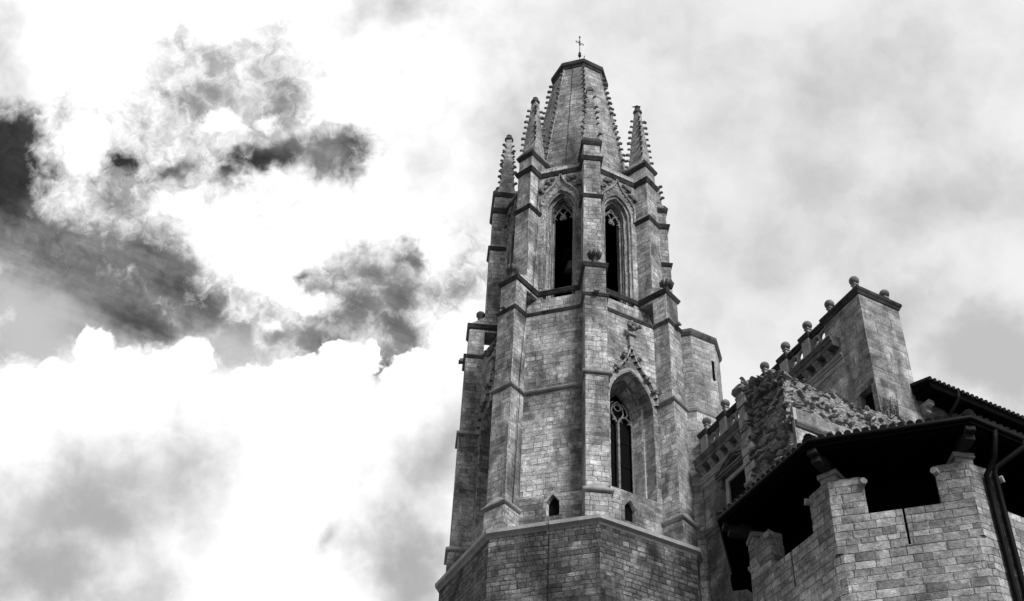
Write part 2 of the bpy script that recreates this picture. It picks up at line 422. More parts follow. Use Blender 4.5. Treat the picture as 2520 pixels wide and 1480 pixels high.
# ------------------------------------------------------------------ ground
g = MB(); g.face((-3000, -3000, 0), (3000, -3000, 0), (3000, 3000, 0), (-3000, 3000, 0))
go = g.build('ground', M['ground'], None); go.location = (0, 0, GROUND_Z); go['kind'] = 'structure'

# ================================================================== BELL TOWER
T = thing('bell_tower', 'tall octagonal gothic stone bell tower with buttresses, pinnacles and a truncated spire', 'tower', (0, 0, GROUND_Z))
OFF = -R(22.5)                      # azimuth of buttress 0, from local -y
def rt(k):
    a = OFF+k*math.pi/4
    return Vector((math.sin(a), -math.cos(a))), Vector((math.cos(a), math.sin(a)))
def bp_(k, r, s):
    rad, tan = rt(k); q = rad*r+tan*s; return (q.x, q.y)
def fp(k, s, ap, z):
    """point on the face between buttress k and k+1"""
    n, t = rt(k+.5); q = n*ap+t*s; return Vector((q.x, q.y, z))
C22, S22, T22 = math.cos(R(22.5)), math.sin(R(22.5)), math.tan(R(22.5))
def rj(ap, hw): return (ap-hw*S22)/C22
def octa(ap, c=(0, 0)): return [(c[0]+bp_(k, ap/C22, 0)[0], c[1]+bp_(k, ap/C22, 0)[1]) for k in range(8)]
def butt_plan(k, ap, hw, rf, rin=None):
    r0 = rj(ap, hw)-.06 if rin is None else rin
    return [bp_(k, r0, -hw), bp_(k, rf, -hw), bp_(k, rf, hw), bp_(k, r0, hw)]
def outline(ap, hw, rf):
    o = []
    for k in range(8): o += [bp_(k, rj(ap, hw), -hw), bp_(k, rf, -hw), bp_(k, rf, hw), bp_(k, rj(ap, hw), hw)]
    return o
def arch(w, zs, R0, cx=0.0, n=9):
    """pointed arch: half width w springing at zs, radius R0; left springing to right springing"""
    c = R0-w; a1 = math.acos(c/R0)
    L = [(cx-R0*math.cos(a1*i/n)+c, zs+R0*math.sin(a1*i/n)) for i in range(n+1)]
    return L + [(2*cx-x, z) for x, z in reversed(L[:-1])]
def hole_panel(mb, P, s0, s1, z0, z1, prof, zb):
    """wall panel in (s, z) mapped by P(s, z), with an opening whose head is prof and whose sill is zb"""
    if zb > z0: mb.face(P(s0, z0), P(s1, z0), P(s1, zb), P(s0, zb))
    n = len(prof)//2
    L = [(prof[0][0], zb)] + prof[:n+1]; Rr = [(prof[-1][0], zb)] + list(reversed(prof[n:]))
    for a, b in zip(L, L[1:]): mb.face(P(s0, a[1]), P(*a), P(*b), P(s0, b[1]))
    for a, b in zip(Rr, Rr[1:]): mb.face(P(*a), P(s1, a[1]), P(s1, b[1]), P(*b))
    za = prof[n][1]; mb.face(P(s0, za), P(s1, za), P(s1, z1), P(s0, z1))
def full(prof, zb): return [(prof[0][0], zb)] + prof + [(prof[-1][0], zb)]
def orders(mb, Pd, rings):
    """rings: list of (profile points, depth)"""
    for (A, da), (B, db) in zip(rings, rings[1:]):
        for i in range(len(A)-1): mb.face(Pd(*A[i], da), Pd(*A[i+1], da), Pd(*B[i+1], db), Pd(*B[i], db))

# ---- base
Z_B = 31.88; AP1 = 4.70; HW1 = .53; RF1 = 5.74; AP2 = 3.92; HW2 = .47; RF2 = 4.86
mb = MB(); mb.prism(octa(5.62), GROUND_Z, 31.75, bottom=False, top=False); mb.build('base_wall', M['base'], T)
mb = MB(); mb.loft(octa(5.62), [(-.02, 31.52), (.05, 31.62), (.18, 31.72), (.20, 31.88), (-.98, 32.62)]); mb.build('base_ledge', M['ledge'], T)
# ---- stage one walls with windows
LZ0 = 34.4; LSP = 39.3
WO, WR = 1.20, 2.35
a_out = arch(WO, LSP, WR)
def off_arch(w0, R0, zs, d): return arch(w0-d, zs, R0-d)
def window_one(k):
    Pd = lambda s, z, d: fp(k, s, AP1-d, z)
    wm = MB()
    hole_panel(wm, lambda s, z: Pd(s, z, 0), -1.95, 1.95, 34.25, 44.8, a_out, LZ0)
    if k in PENT: pent_panel(wm, k, 34.25)
    else: wm.face(Pd(-1.95, 32, 0), Pd(1.95, 32, 0), Pd(1.95, 34.25, 0), Pd(-1.95, 34.25, 0))
    wall = wm
    o = MB()
    prof = lambda d: full(off_arch(WO, WR, LSP, d), LZ0)
    orders(o, Pd, [(prof(0), 0), (prof(.05), .02), (prof(.16), .62), (prof(.23), .62), (prof(.26), .70), (prof(.40), 1.24), (prof(.40), 1.42)])
    o.face(Pd(-WO, LZ0, 0), Pd(WO, LZ0, 0), Pd(.8, LZ0+.12, 1.42), Pd(-.8, LZ0+.12, 1.42))
    o.build('window_reveal', M['tower'], T)
    gl = MB(); pr = full(off_arch(WO, WR, LSP, .41), LZ0); gl.face(*[Pd(x, z, 1.40) for x, z in pr]); g_o = gl.build('window_glass', M['glass'], T)
    for zz in (35.6, 36.9, 38.2):
        sb = MB(); sb.tube([Pd(-.79, zz, 1.34), Pd(.79, zz, 1.34)], .014, 5); sb.build('glazing_bar', M['iron'], g_o)
    tr = MB(); TD = 1.26
    tr.prism([tuple(Pd(x, 0, d).xy) for x, d in ((-.05, TD-.10), (.05, TD-.10), (.07, TD), (.05, TD+.08), (-.05, TD+.08), (-.07, TD))], LZ0+.35, LSP-.15)
    tr.prism([tuple(Pd(x, 0, d).xy) for x, d in ((-.12, TD-.16), (.12, TD-.16), (.12, TD+.08), (-.12, TD+.08))], LZ0, LZ0+.36)
    for sg in (-1, 1):       # two cusped lights
        A = arch(.34, LSP-.15, .42, sg*.40, 5); tr.tube([Pd(x, z, TD) for x, z in A], .045, 6)
        for q in (-1, 1): tr.tube([Pd(sg*.40+q*.33, LSP-.05, TD), Pd(sg*.40+q*.17, LSP-.02, TD), Pd(sg*.40+q*.14, LSP-.10, TD)], [.04, .03, .012], 5)
        tr.tube([Pd(sg*.40, LSP+.22, TD), Pd(sg*.55, LSP+.46, TD), Pd(sg*.46, LSP+.75, TD), Pd(sg*.22, LSP+1.0, TD)], .04, 6)
        tr.tube([Pd(sg*.02, LSP-.15, TD), Pd(sg*.20, LSP+.10, TD), Pd(sg*.32, LSP+.42, TD), Pd(sg*.26, LSP+.75, TD), Pd(0, LSP+1.05, TD)], .04, 6)
    cir = [(math.cos(a)*.17, LSP+.68+math.sin(a)*.17) for a in [i*math.pi/6 for i in range(12)]]
    tr.tube([Pd(x, z, TD) for x, z in cir], .03, 5, closed=True)
    pr = full(off_arch(WO, WR, LSP, .44), LZ0+.1); tr.tube([Pd(x, z, TD) for x, z in pr], .05, 6)
    tr.build('window_tracery', M['carved'], T)
    av = MB(); A_ = full(arch(WO+.004, LSP, WR+.004), LZ0+.01); B_ = full(arch(WO+.14, LSP, WR+.14), LZ0+.01)
    for i in range(1, len(A_)-2): av.quad(Pd(*A_[i], -.012), Pd(*A_[i+1], -.012), Pd(*B_[i+1], -.012), Pd(*B_[i], -.012))
    av.build('archivolt', M['light_trim'], T)
    # ogee hood with foliage
    ho = MB(); ogee = ogee_path(1.36, 39.7, 2.95, .18, 42.85)
    for sg in (-1, 1):
        pts = [(sg*x, z) for x, z in ogee]
        for a, b in zip(pts, pts[1:]):
            ho.quad(Pd(*a, -.16), Pd(*b, -.16), Pd(b[0]-sg*.03, b[1]-.10, -.16), Pd(a[0]-sg*.10, a[1]-.02, -.16))
            ho.quad(Pd(*a, -.16), Pd(*b, -.16), Pd(*b, .03), Pd(*a, .03))
            ho.quad(Pd(a[0]-sg*.10, a[1]-.02, -.16), Pd(b[0]-sg*.03, b[1]-.10, -.16), Pd(b[0]-sg*.09, b[1]-.16, .02), Pd(a[0]-sg*.22, a[1]-.02, .02))
    ho.obox(Pd(0, 43.05, -.08), Pd(.12, 0, 0)-Pd(0, 0, 0), Pd(0, 0, -.10)-Pd(0, 0, 0), Vector((0, 0, .32)))
    ho.obox(Pd(0, 43.42, -.12), Pd(.20, 0, 0)-Pd(0, 0, 0), Pd(0, 0, -.16)-Pd(0, 0, 0), Vector((0, 0, .05)))
    hb = ho.build('window_hood', M['light_trim'], T)
    rng = random.Random(k+50)
    fo = MB()
    for i in range(11):
        a = rng.uniform(-1, 1)
        fo.blob(Pd(a*.34, 43.72+.18*abs(a)+rng.uniform(-.12, .16), -.26-rng.uniform(0, .12)), .12, .12, .13, jag=.18, sub=2, rng=rng)
    fo.blob(Pd(.02, 44.1, -.24), .10, .10, .2, jag=.15, sub=2, rng=rng)
    fo.build('foliage_finial', M['carved'], hb, smooth=True)
    for sg in (-1, 1):
        for (fx, fz) in ((.30, 41.95), (.68, 41.0)) + (((1.06, 40.3),) if sg > 0 else ()):
            fo = MB()
            for i in range(6): fo.blob(Pd(sg*(fx+.11+rng.uniform(-.09, .09)), fz+.09+rng.uniform(-.09, .10), -.10-rng.uniform(0, .08)), .092, .092, .092, jag=.25, sub=2, rng=rng)
            fo.build('foliage_crocket', M['carved'], hb, smooth=True)
    return wall
def ogee_path(w, z0, H, wt, zt, n=14):
    """right half of an ogee hood from its springing to the cusp"""
    P = []
    for i in range(n+1):
        u = i/n
        z = z0+(zt-z0)*u
        x = w*(1-u**1.55)*(.99) if u < .5 else None
        P.append((u, z))
    q = [(w, z0), (w*.985, z0+.14*(zt-z0)), (w*.90, z0+.27*(zt-z0)), (w*.74, z0+.39*(zt-z0)), (w*.54, z0+.50*(zt-z0)), (w*.37, z0+.60*(zt-z0)), (w*.24, z0+.70*(zt-z0)), (w*.14, z0+.80*(zt-z0)), (w*.07, z0+.90*(zt-z0)), (w*.03, zt)]
    return q
WIN1 = (-2, 0)
PENT = {-1: .10, 0: -.25}; PZ0, PZS, PZA, PW = 32.9, 33.62, 34.0, .29
def pent_panel(mb, k, z1):
    s0 = PENT[k]; hole_panel(mb, lambda s, z: fp(k, s, AP1, z), -1.95, 1.95, 32.0, z1, [(s0-PW, PZS), (s0, PZA), (s0+PW, PZS)], PZ0)
def loophole(k):
    s0 = PENT[k]; w = PW; Pd = lambda a, z, d: fp(k, s0+a, AP1-d, z)
    o = [(-w-.14, PZ0), (-w-.14, PZS+.06), (0, PZA+.2), (w+.14, PZS+.06), (w+.14, PZ0)]; i_ = [(-w, PZ0), (-w, PZS), (0, PZA), (w, PZS), (w, PZ0)]; b_ = [(x*.8, z) for x, z in i_]
    fr = MB()
    for a, b, c, d in zip(o, o[1:], i_[1:], i_): fr.quad(Pd(*a, -.02), Pd(*b, -.02), Pd(*c, -.02), Pd(*d, -.02))
    for a, b in zip(o, o[1:]): fr.quad(Pd(*a, -.02), Pd(*b, -.02), Pd(*b, .04), Pd(*a, .04))
    for a, b, c, d in zip(i_, i_[1:], b_[1:], b_): fr.quad(Pd(*a, -.02), Pd(*b, -.02), Pd(*c, .22), Pd(*d, .22))
    fr.face(Pd(-w, PZ0, -.02), Pd(w, PZ0, -.02), Pd(w*.8, PZ0+.03, .22), Pd(-w*.8, PZ0+.03, .22))
    f_ = fr.build('loophole_frame', M['tower'], T, uo=.17)
    dk = MB(); dk.face(*[Pd(*a, .21) for a in b_]); dk.build('loophole_opening', M['dark'], f_)
st1 = MB()
for k in range(8):
    if k-8 in WIN1 or k in WIN1: w_ = window_one(k if k in WIN1 else k-8); st1.v_off = len(st1.v); st1.f += [[i+len(st1.v) for i in f] for f in w_.f]; st1.v += w_.v
    elif k == 7: pent_panel(st1, -1, 44.8)
    else: st1.face(fp(k, -1.95, AP1, 32.0), fp(k, 1.95, AP1, 32.0), fp(k, 1.95, AP1, 44.8), fp(k, -1.95, AP1, 44.8))
st1.build('lower_stage_wall', M['tower'], T)
loophole(-1); loophole(0)
# ---- belfry walls with openings
BZ0 = 46.3; BSP = 52.75; BW, BR = .84, 1.50
def ogee_b(): return ogee_path(1.02, 53.15, 0, 0, 55.25)
def belfry_window(k):
    Pd = lambda s, z, d: fp(k, s, AP2-d, z)
    wm = MB(); hole_panel(wm, lambda s, z: Pd(s, z, 0), -1.63, 1.63, 44.7, 56.0, arch(BW, BSP, BR), BZ0)
    o = MB(); prof = lambda d: full(off_arch(BW, BR, BSP, d), BZ0)
    orders(o, Pd, [(prof(0), 0), (prof(.05), .10), (prof(.12), .14), (prof(.12), .28), (prof(.18), .33), (prof(.21), .48), (prof(.27), .52), (prof(.27), .66), (prof(.32), .70), (prof(.32), .95)])
    for d_, dep in ((.10, .14), (.22, .36)): o.tube([Pd(x, z, dep) for x, z in prof(d_)], .05, 6)
    o.face(Pd(-BW, BZ0, 0), Pd(BW, BZ0, 0), Pd(.52, BZ0+.05, .95), Pd(-.52, BZ0+.05, .95))
    o.build('belfry_reveal', M['tower'], T)
    tr = MB(); TD = .62; z0 = BSP
    tr.tube([Pd(x, z, TD) for x, z in arch(.50, BSP-.35, 1.12)], .045, 6)
    for sg in (-1, 1):
        tr.tube([Pd(sg*1.17*.44, z0+.02, TD), Pd(sg*1.17*.30, z0+.16, TD), Pd(sg*1.17*.20, z0+.42, TD), Pd(sg*1.17*.10, z0+.62, TD), Pd(0, z0+.80, TD)], .04, 6)
        tr.tube([Pd(sg*1.17*.40, z0+.42, TD), Pd(sg*1.17*.20, z0+.36, TD), Pd(sg*1.17*.05, z0+.10, TD), Pd(0, z0-.20, TD)], .045, 6)
        tr.tube([Pd(sg*1.17*.04, z0-.10, TD), Pd(sg*1.17*.14, z0-.25, TD), Pd(sg*1.17*.10, z0-.34, TD), Pd(0, z0-.26, TD)], [.05, .045, .03, .05], 6)
        tr.tube([Pd(sg*1.17*.04, z0-.02, TD), Pd(sg*1.17*.17, z0-.06, TD)], [.04, .012], 5)
        tr.tube([Pd(sg*1.17*.44, z0-.05, TD), Pd(sg*1.17*.36, z0-.20, TD), Pd(sg*1.17*.27, z0-.24, TD)], [.05, .045, .015], 5)
    tr.build('belfry_tracery', M['carved'], T)
    ho = MB(); og = ogee_b()
    for sg in (-1, 1):
        pts = [(sg*x, z) for x, z in og]
        ho.tube([Pd(x, z, -.09) for x, z in pts], .035, 6)
        for a, b in zip(pts, pts[1:]):
            ho.quad(Pd(*a, -.07), Pd(*b, -.07), Pd(*b, .03), Pd(*a, .03))
            ho.quad(Pd(*a, -.07), Pd(*b, -.07), Pd(b[0]-sg*.10, b[1]-.14, .02), Pd(a[0]-sg*.20, a[1]-.04, .02))
    ho.tube([Pd(.98, 52.95, -.06), Pd(.98, 52.45, -.06)], .04, 6); ho.tube([Pd(-.98, 52.95, -.06), Pd(-.98, 52.45, -.06)], .04, 6)
    hb = ho.build('belfry_hood', M['light_trim'], T)
    rng = random.Random(k+9)
    for sg in (-1, 1):
        for (fx, fz) in ((.42, 54.72), (.78, 54.15)):
            fo = MB()
            cx_, cz_ = sg*(fx+.10), fz+.06
            dirx, dirz = sg*.55, .83
            fo.blob(Pd(cx_, cz_, .02), .22, .10, .22, jag=.12, sub=2, rng=rng)
            for i in range(7):
                aa = R(-70+i*23); dx = math.cos(aa)*dirx-math.sin(aa)*dirz; dz = math.sin(aa)*dirx+math.cos(aa)*dirz
                fo.tube([Pd(cx_, cz_, -.08), Pd(cx_+dx*.16, cz_+dz*.16, -.14), Pd(cx_+dx*.30, cz_+dz*.30, -.10), Pd(cx_+dx*.33, cz_+dz*.33, -.02)], [.05, .05, .055, .03], 6)
            fo.build('foliage_carving', M['carved'], hb, smooth=True)
    return wm
st2 = MB()
for k in range(-2, 6):
    if k <= 1: w_ = belfry_window(k); st2.f += [[i+len(st2.v) for i in f] for f in w_.f]; st2.v += w_.v
    else: st2.face(fp(k, -1.63, AP2, 44.7), fp(k, 1.63, AP2, 44.7), fp(k, 1.63, AP2, 56.0), fp(k, -1.63, AP2, 56.0))
st2.build('belfry_wall', M['tower'], T)
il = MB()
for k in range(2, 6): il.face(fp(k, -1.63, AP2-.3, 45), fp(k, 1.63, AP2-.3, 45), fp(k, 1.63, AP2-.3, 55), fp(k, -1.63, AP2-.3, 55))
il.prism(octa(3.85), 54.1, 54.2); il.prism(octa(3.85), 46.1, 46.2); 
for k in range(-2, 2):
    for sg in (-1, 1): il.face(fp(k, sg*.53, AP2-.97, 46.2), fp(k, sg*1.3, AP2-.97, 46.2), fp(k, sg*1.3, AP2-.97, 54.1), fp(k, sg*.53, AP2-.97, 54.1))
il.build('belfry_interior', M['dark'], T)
# ---- floor of the gallery
mb = MB(); mb.prism(octa(4.72), 44.55, 44.72); mb.build('gallery_floor', M['trim'], T)

# ---- mouldings that run right round
def course(z, off=.10, drop=.22, rise=.16, back=None):
    return [(-.02, z-drop), (off*.35, z-drop*.75), (off*.8, z-drop*.25), (off, z-.02), (off, z+.03), (-.04, z+rise)]
mb = MB(); mb.loft(outline(AP1, HW1, RF1), course(44.66, .11, .15, .12)); mb.build('string_course', M['trim'], T)
mb = MB(); mb.loft(outline(AP2, HW2, RF2-.02), course(55.52, .13, .30)); mb.build('string_course', M['trim_dark'], T)
# cornice below the belfry (steps in from the lower buttresses)
mb = MB()
for k in range(8):
    pth = [tuple(fp(k-1, 0, AP2+.02, 0).xy), bp_(k, rj(AP2+.02, HW1), -HW1), bp_(k, 5.66, -HW1), bp_(k, 5.66, HW1), bp_(k, rj(AP2+.02, HW1), HW1), tuple(fp(k, 0, AP2+.02, 0).xy)]
    mb.loft(pth, course(46.74, .11, .26), closed=False)
mb.build('belfry_sill_cornice', M['trim_dark'], T)
# string at the springing of the big windows
mb = MB()
for k in range(8):
    kk = k if k < 6 else k-8
    le = 1.37 if (kk-1) in WIN1 else 0.0; re_ = 1.37 if kk in WIN1 else 0.0
    pth = [tuple(fp(k-1, le, AP1, 0).xy), bp_(k, rj(AP1, HW1), -HW1), bp_(k, RF1+.02, -HW1), bp_(k, RF1+.02, HW1), bp_(k, rj(AP1, HW1), HW1), tuple(fp(k, -re_, AP1, 0).xy)]
    mb.loft(pth, [(-.02, 39.70), (.10, 39.74), (.13, 39.80), (.13, 39.85), (-.03, 39.98)], closed=False)
mb.build('string_course', M['light_trim'], T)

# ---- crockets
def crocket_mesh(mb, p, out, s=1.0, rng=random):
    p = Vector(p); out = Vector(out).normalized(); sd = out.cross(Vector((0, 0, 1))).normalized(); up = sd.cross(out)
    s *= rng.uniform(.78, 1.2)
    rot = Matrix((sd, out, up)).transposed()
    mb.tube([p-out*.06*s-up*.05*s, p+out*.06*s-up*.01*s, p+out*.14*s+up*.02*s], [.075*s, .07*s, .06*s], 6)
    mb.blob(p+out*.17*s+up*.0*s, .105*s, .095*s, .10*s, rot, jag=.07, sub=2, rng=rng)
    mb.blob(p+out*.11*s+up*.085*s, .085*s, .12*s, .045*s, rot, jag=.08, sub=1, rng=rng)
n_crock = 0
extra = MB()
def crocket(parent, p, out, s=1.0):
    global n_crock
    rng = random.Random(n_crock*7+1)
    if rng.random() < .05: n_crock += 1; return
    if n_crock < 100:
        mb = MB(); crocket_mesh(mb, p, out, s, rng); mb.build('crocket', M['carved'], parent, smooth=True)
    else: crocket_mesh(extra, p, out, s, rng)
    n_crock += 1

# ---- buttresses and pinnacles
for k in range(-2, 6):
    seen = k <= 2
    mb = MB()
    mb.prism(butt_plan(k, AP1, HW1, RF1+.05), 32.0, 39.66, bottom=False, top=True)
    mb.prism(butt_plan(k, AP1, HW1, RF1), 39.66, 44.5, bottom=False, top=False)
    # pier of the gallery, passage behind it, lintel above
    mb.prism(butt_plan(k, 0, HW1-.03, 5.66, 4.86), 44.6, 46.55, bottom=False, top=False)
    mb.prism(butt_plan(k, 0, HW1-.035, 5.65, 4.0), 46.35, 46.8)
    A = [bp_(k, 4.0, -HW1), bp_(k, 5.62, -HW1), bp_(k, 5.62, HW1), bp_(k, 4.0, HW1)]; B = [bp_(k, 4.0, -HW2), bp_(k, RF2, -HW2), bp_(k, RF2, HW2), bp_(k, 4.0, HW2)]
    mb.frustum(A, 46.85, B, 47.45)
    mb.prism(butt_plan(k, AP2, HW2, RF2+.03), 46.8, 52.4, bottom=False)
    mb.prism(butt_plan(k, AP2, HW2-.02, RF2-.02), 52.4, 55.4, bottom=False)
    mb.prism([bp_(k, 3.2, -HW2+.02), bp_(k, RF2-.06, -HW2+.02), bp_(k, RF2-.06, HW2-.02), bp_(k, 3.2, HW2-.02)], 55.4, 56.75, bottom=False)
    bt = mb.build('buttress', M['tower'], T, bevel=.025, uo=k*1.7)
    mb = MB()
    pth = [bp_(k, rj(AP2, HW2)-.03, -HW2), bp_(k, RF2+.02, -HW2), bp_(k, RF2+.02, HW2), bp_(k, rj(AP2, HW2)-.03, HW2)]
    mb.loft(pth, course(52.50, .11, .24), closed=False); mb.build('buttress_string', M['trim_dark'], bt)
    # plinth of the buttress with its little gabled cap
    mb = MB(); mb.prism(butt_plan(k, AP1, HW1+.02, RF1+.12), 31.9, 33.2, bottom=False); mb.build('buttress_plinth', M['tower'], bt)
    mb = MB(); pth = [bp_(k, rj(AP1, HW1), -HW1-.02), bp_(k, RF1+.12, -HW1-.02), bp_(k, RF1+.12, HW1+.02), bp_(k, rj(AP1, HW1), HW1+.02)]
    mb.loft(pth, [(-.01, 33.24), (.09, 33.29), (.11, 33.33), (.11, 33.39), (-.06, 33.55)], closed=False)
    rad, tan = rt(k); f0, f1 = bp_(k, RF1+.2, 0), bp_(k, RF1+.02, 0)
    mb.face((*bp_(k, RF1+.21, -.6), 33.37), (*bp_(k, RF1+.21, .6), 33.37), (*f1, 33.85)); mb.face((*bp_(k, RF1+.21, -.6), 33.37), (*f1, 33.85), (*bp_(k, RF1+.0, -.6), 33.5)); mb.face((*bp_(k, RF1+.21, .6), 33.37), (*bp_(k, RF1+.0, .6), 33.5), (*f1, 33.85))
    mb.build('buttress_cap', M['light_trim'], bt)
    # shaft cornice under the pinnacle
    mb = MB(); q = HW2-.02
    mb.loft([bp_(k, 3.3, -q), bp_(k, RF2-.06, -q), bp_(k, RF2-.06, q), bp_(k, 3.3, q)], [(-.02, 56.52), (.04, 56.6), (.11, 56.76), (.12, 56.86), (-.05, 57.25)], closed=False)
    mb.build('pinnacle_cornice', M['trim_dark'], bt)
    # pinnacle
    rc = 4.16
    def sq(h, r=rc): return [bp_(k, r-h, -h), bp_(k, r+h, -h), bp_(k, r+h, h), bp_(k, r-h, h)]
    mb = MB(); ZP = [(56.9, .55), (57.3, .44), (59.3, .32), (61.0, .205), (62.0, .15)]
    if k == 2: ZP = ZP[:2]+[(58.9, .37)]
    for (za, ha), (zb, hb_) in zip(ZP, ZP[1:]): mb.frustum(sq(ha), za, sq(hb_), zb, caps=False)
    pn = mb.build('pinnacle', M['spire'], T, uo=k*2.3)
    mb = MB()
    c3 = (*bp_(k, rc, 0), 61.95 if k != 2 else 58.8)
    if k == 0: mb.prism(sq(.2), 61.9, 62.1); mb.prism(sq(.13), 62.1, 62.3)
    else: mb.lathe(c3, [(.15, 0), (.24, .05), (.27, .14), (.22, .24), (.12, .28), (.10, .34), (.15, .38), (.17, .46), (.10, .54)], 10)
    mb.build('pinnacle_knob', M['trim'], pn, smooth=(k != 0))
    if seen:
        n = 8
        for (ex, ey) in ((1, -1), (1, 1), (-1, -1), (-1, 1)):
            if k in (-1, 0) and ex < 0 and not (k == -1): continue
            if k == 2 and not (ex > 0): continue
            for i in range(n):
                z = 57.75+i*.5
                if z > (61.5 if k != 2 else 58.8): continue
                h = .44+(z-57.3)*(.205-.44)/(61.0-57.3)
                p = bp_(k, rc+ex*h, ey*h); rad, tan = rt(k); o = rad*ex+tan*ey
                crocket(pn, (*p, z), (o.x, o.y, .1), .80)
    # carved pot on the set-off, little head under it
    mb = MB(); rad, tan = rt(k); b3 = Vector((*bp_(k, 5.42 if k != -2 else 5.12, 0), 46.86))
    if k != -2: mb.lathe(b3, [(.16, 0), (.14, .1), (.10, .2), (.10, .42), (.17, .50), (.17, .56)], 8)
    else: mb.lathe(b3, [(.5, 0), (.26, .25), (.17, .5), (.14, .75), (.16, .9), (.22, 1.0), (.24, 1.12), (.2, 1.2)], 8)
    if k != -2:
        for i in range(9):
            a = i*2*math.pi/9; d = Vector((math.cos(a), math.sin(a), 0))
            mb.tube([b3+d*.10+Vector((0, 0, .52)), b3+d*.25+Vector((0, 0, .62)), b3+d*.31+Vector((0, 0, .80)), b3+d*.25+Vector((0, 0, .95))], [.06, .085, .08, .03], 6)
        mb.blob(b3+Vector((0, 0, .72)), .22, .22, .2, sub=2)
    mb.build('carved_finial', M['trim'], bt, smooth=True)
    mb = MB(); h3 = Vector((*bp_(k, RF1+.02, 0), 44.72)); o3 = Vector((rad.x, rad.y, 0)); t3 = Vector((tan.x, tan.y, 0))
    mb.obox(h3+o3*.12, o3*.12, t3*.11, Vector((0, 0, .10)))
    for q in (-.09, 0, .09): mb.blob(h3+o3*.25+t3*q+Vector((0, 0, -.06)), .06, .06, .09, sub=1)
    mb.build('carved_head', M['carved'], bt, smooth=False)
# ---- spire
SR = [(55.4, 3.40), (58.3, 2.99), (60.5, 2.66), (63.1, 2.28), (65.5, 1.94), (67.95, 1.58)]
def spire_r(z):
    for (a, ra), (b, rb) in zip(SR, SR[1:]):
        if z <= b: return ra+(rb-ra)*(z-a)/(b-a)
    return SR[-1][1]
def octr(r): return [bp_(k, r, 0) for k in range(8)]
mb = MB()
for (za, ra), (zb, rb) in zip(SR, SR[1:]): mb.frustum(octr(ra), za, octr(rb), zb, caps=False)
sp = mb.build('spire', M['spire'], T)
mb = MB()
for k in range(8): mb.tube([(*bp_(k, r-.01, 0), z) for z, r in SR], .055, 6)
mb.build('spire_ribs', M['spire'], sp)
mb = MB(); mb.loft(octr(1.58), [(-.02, 67.78), (.06, 67.84), (.10, 67.98), (.17, 68.06), (.19, 68.2), (.19, 68.34), (.10, 68.4)])
mb.face(*[(*p, 68.4) for p in octr(1.69)]); mb.build('spire_cornice', M['trim_dark'], sp)
for i in range(21):
    for k in (0, -1, 1, 2, -2):
        z = 57.0+i*.525+.13*(k % 2)
        if z > 67.5 or (k == 0 and z < 60.8) or (k == -2 and z > 68): continue
        r = spire_r(z); rad, tan = rt(k)
        crocket(sp, (*bp_(k, r+.01, 0), z), (rad.x, rad.y, .05), .84)
for i in range(21):
    for k in (3, 4, 5):
        z = 57.0+i*.525
        if z < 67.5: rad, tan = rt(k); crocket(sp, (*bp_(k, spire_r(z)+.01, 0), z), (rad.x, rad.y, .05), .84)
eo = extra.build('crocket', M['carved'], sp, smooth=True); eo['kind'] = 'stuff'
# cross on the top
mb = MB(); cz = 68.4
mb.tube([(0, 0, cz), (0, 0, 72.95)], .022, 8); mb.build('cross_shaft', M['iron'], T)
mb = MB(); mb.lathe((0, 0, 71.02), [(.03, -.2), (.07, -.12), (.105, -.04), (.11, .02), (.09, .08), (.05, .13), (.06, .16), (.085, .21), (.08, .27), (.05, .32), (.03, .34)], 16); mb.build('cross_orb', M['iron'], T, smooth=True)
mb = MB(); da = Vector((.93, -.36, 0)).normalized(); zc = 72.35
ca = Vector((math.cos(-ANG), math.sin(-ANG), 0))
dx = Vector((1, 0, 0))
for sg in (-1, 1):
    tip = Vector((0, 0, zc))+dx*sg*.25
    for e in (-1, 1): mb.tube([Vector((0, 0, zc)), tip+Vector((0, 0, e*.07))], .016, 6)
    mb.tube([tip+Vector((0, 0, -.09)), tip+dx*sg*.03, tip+Vector((0, 0, .09))], .022, 6)
    for e in (-1, 1):
        mb.tube([Vector((0, 0, zc)), Vector((0, 0, zc+sg*.20))+dx*e*.07], .016, 6)
    mb.tube([Vector((0, 0, zc+sg*.21))-dx*.08, Vector((0, 0, zc+sg*.19)), Vector((0, 0, zc+sg*.21))+dx*.08], .018, 6)
mb.blob((0, 0, 72.98), .055, .055, .12, sub=2)
mb.build('cross_arms', M['iron'], T)
mb = MB(); mb.tube([(-.55, -1.5, 68.4), (-.55, -1.5, 68.75)], .02, 6); mb.blob((-.55, -1.5, 68.8), .04, .04, .07); mb.build('lightning_rod', M['iron'], T)
# lightning cable
mb = MB()
def spf(k, s, z, o=.03): 
    return fp(k, s, spire_r(z)*C22+o, z)
mb.tube([spf(-1, -.02+.02*math.sin(i*1.7), 68.3-i*(68.3-57.2)/16, .2 if i == 0 else .03) for i in range(17)], .014, 5)
cb = []
for z, s_, r_ in ((55.3, .52, 4.2), (52.7, .50, 4.3), (52.4, .66, 4.35), (46.95, .54, 4.45), (46.6, .68, 4.6), (44.9, .62, 5.0), (44.6, .68, 5.1), (40.1, .56, 5.25), (39.7, .68, 5.3), (33.5, .57, 5.35)):
    cb.append((*bp_(-1, r_, s_), z))
mb.tube(cb, .016, 5)
mb.tube([fp(-1, .25, 5.9, 31.95), fp(-1, .25, 5.82, 31.7), fp(-1, .25, 5.66, 31.4), fp(-1, .25, 5.66, 20), fp(-1, .25, 5.66, GROUND_Z)], .014, 5)
mb.build('lightning_cable', M['iron'], T)

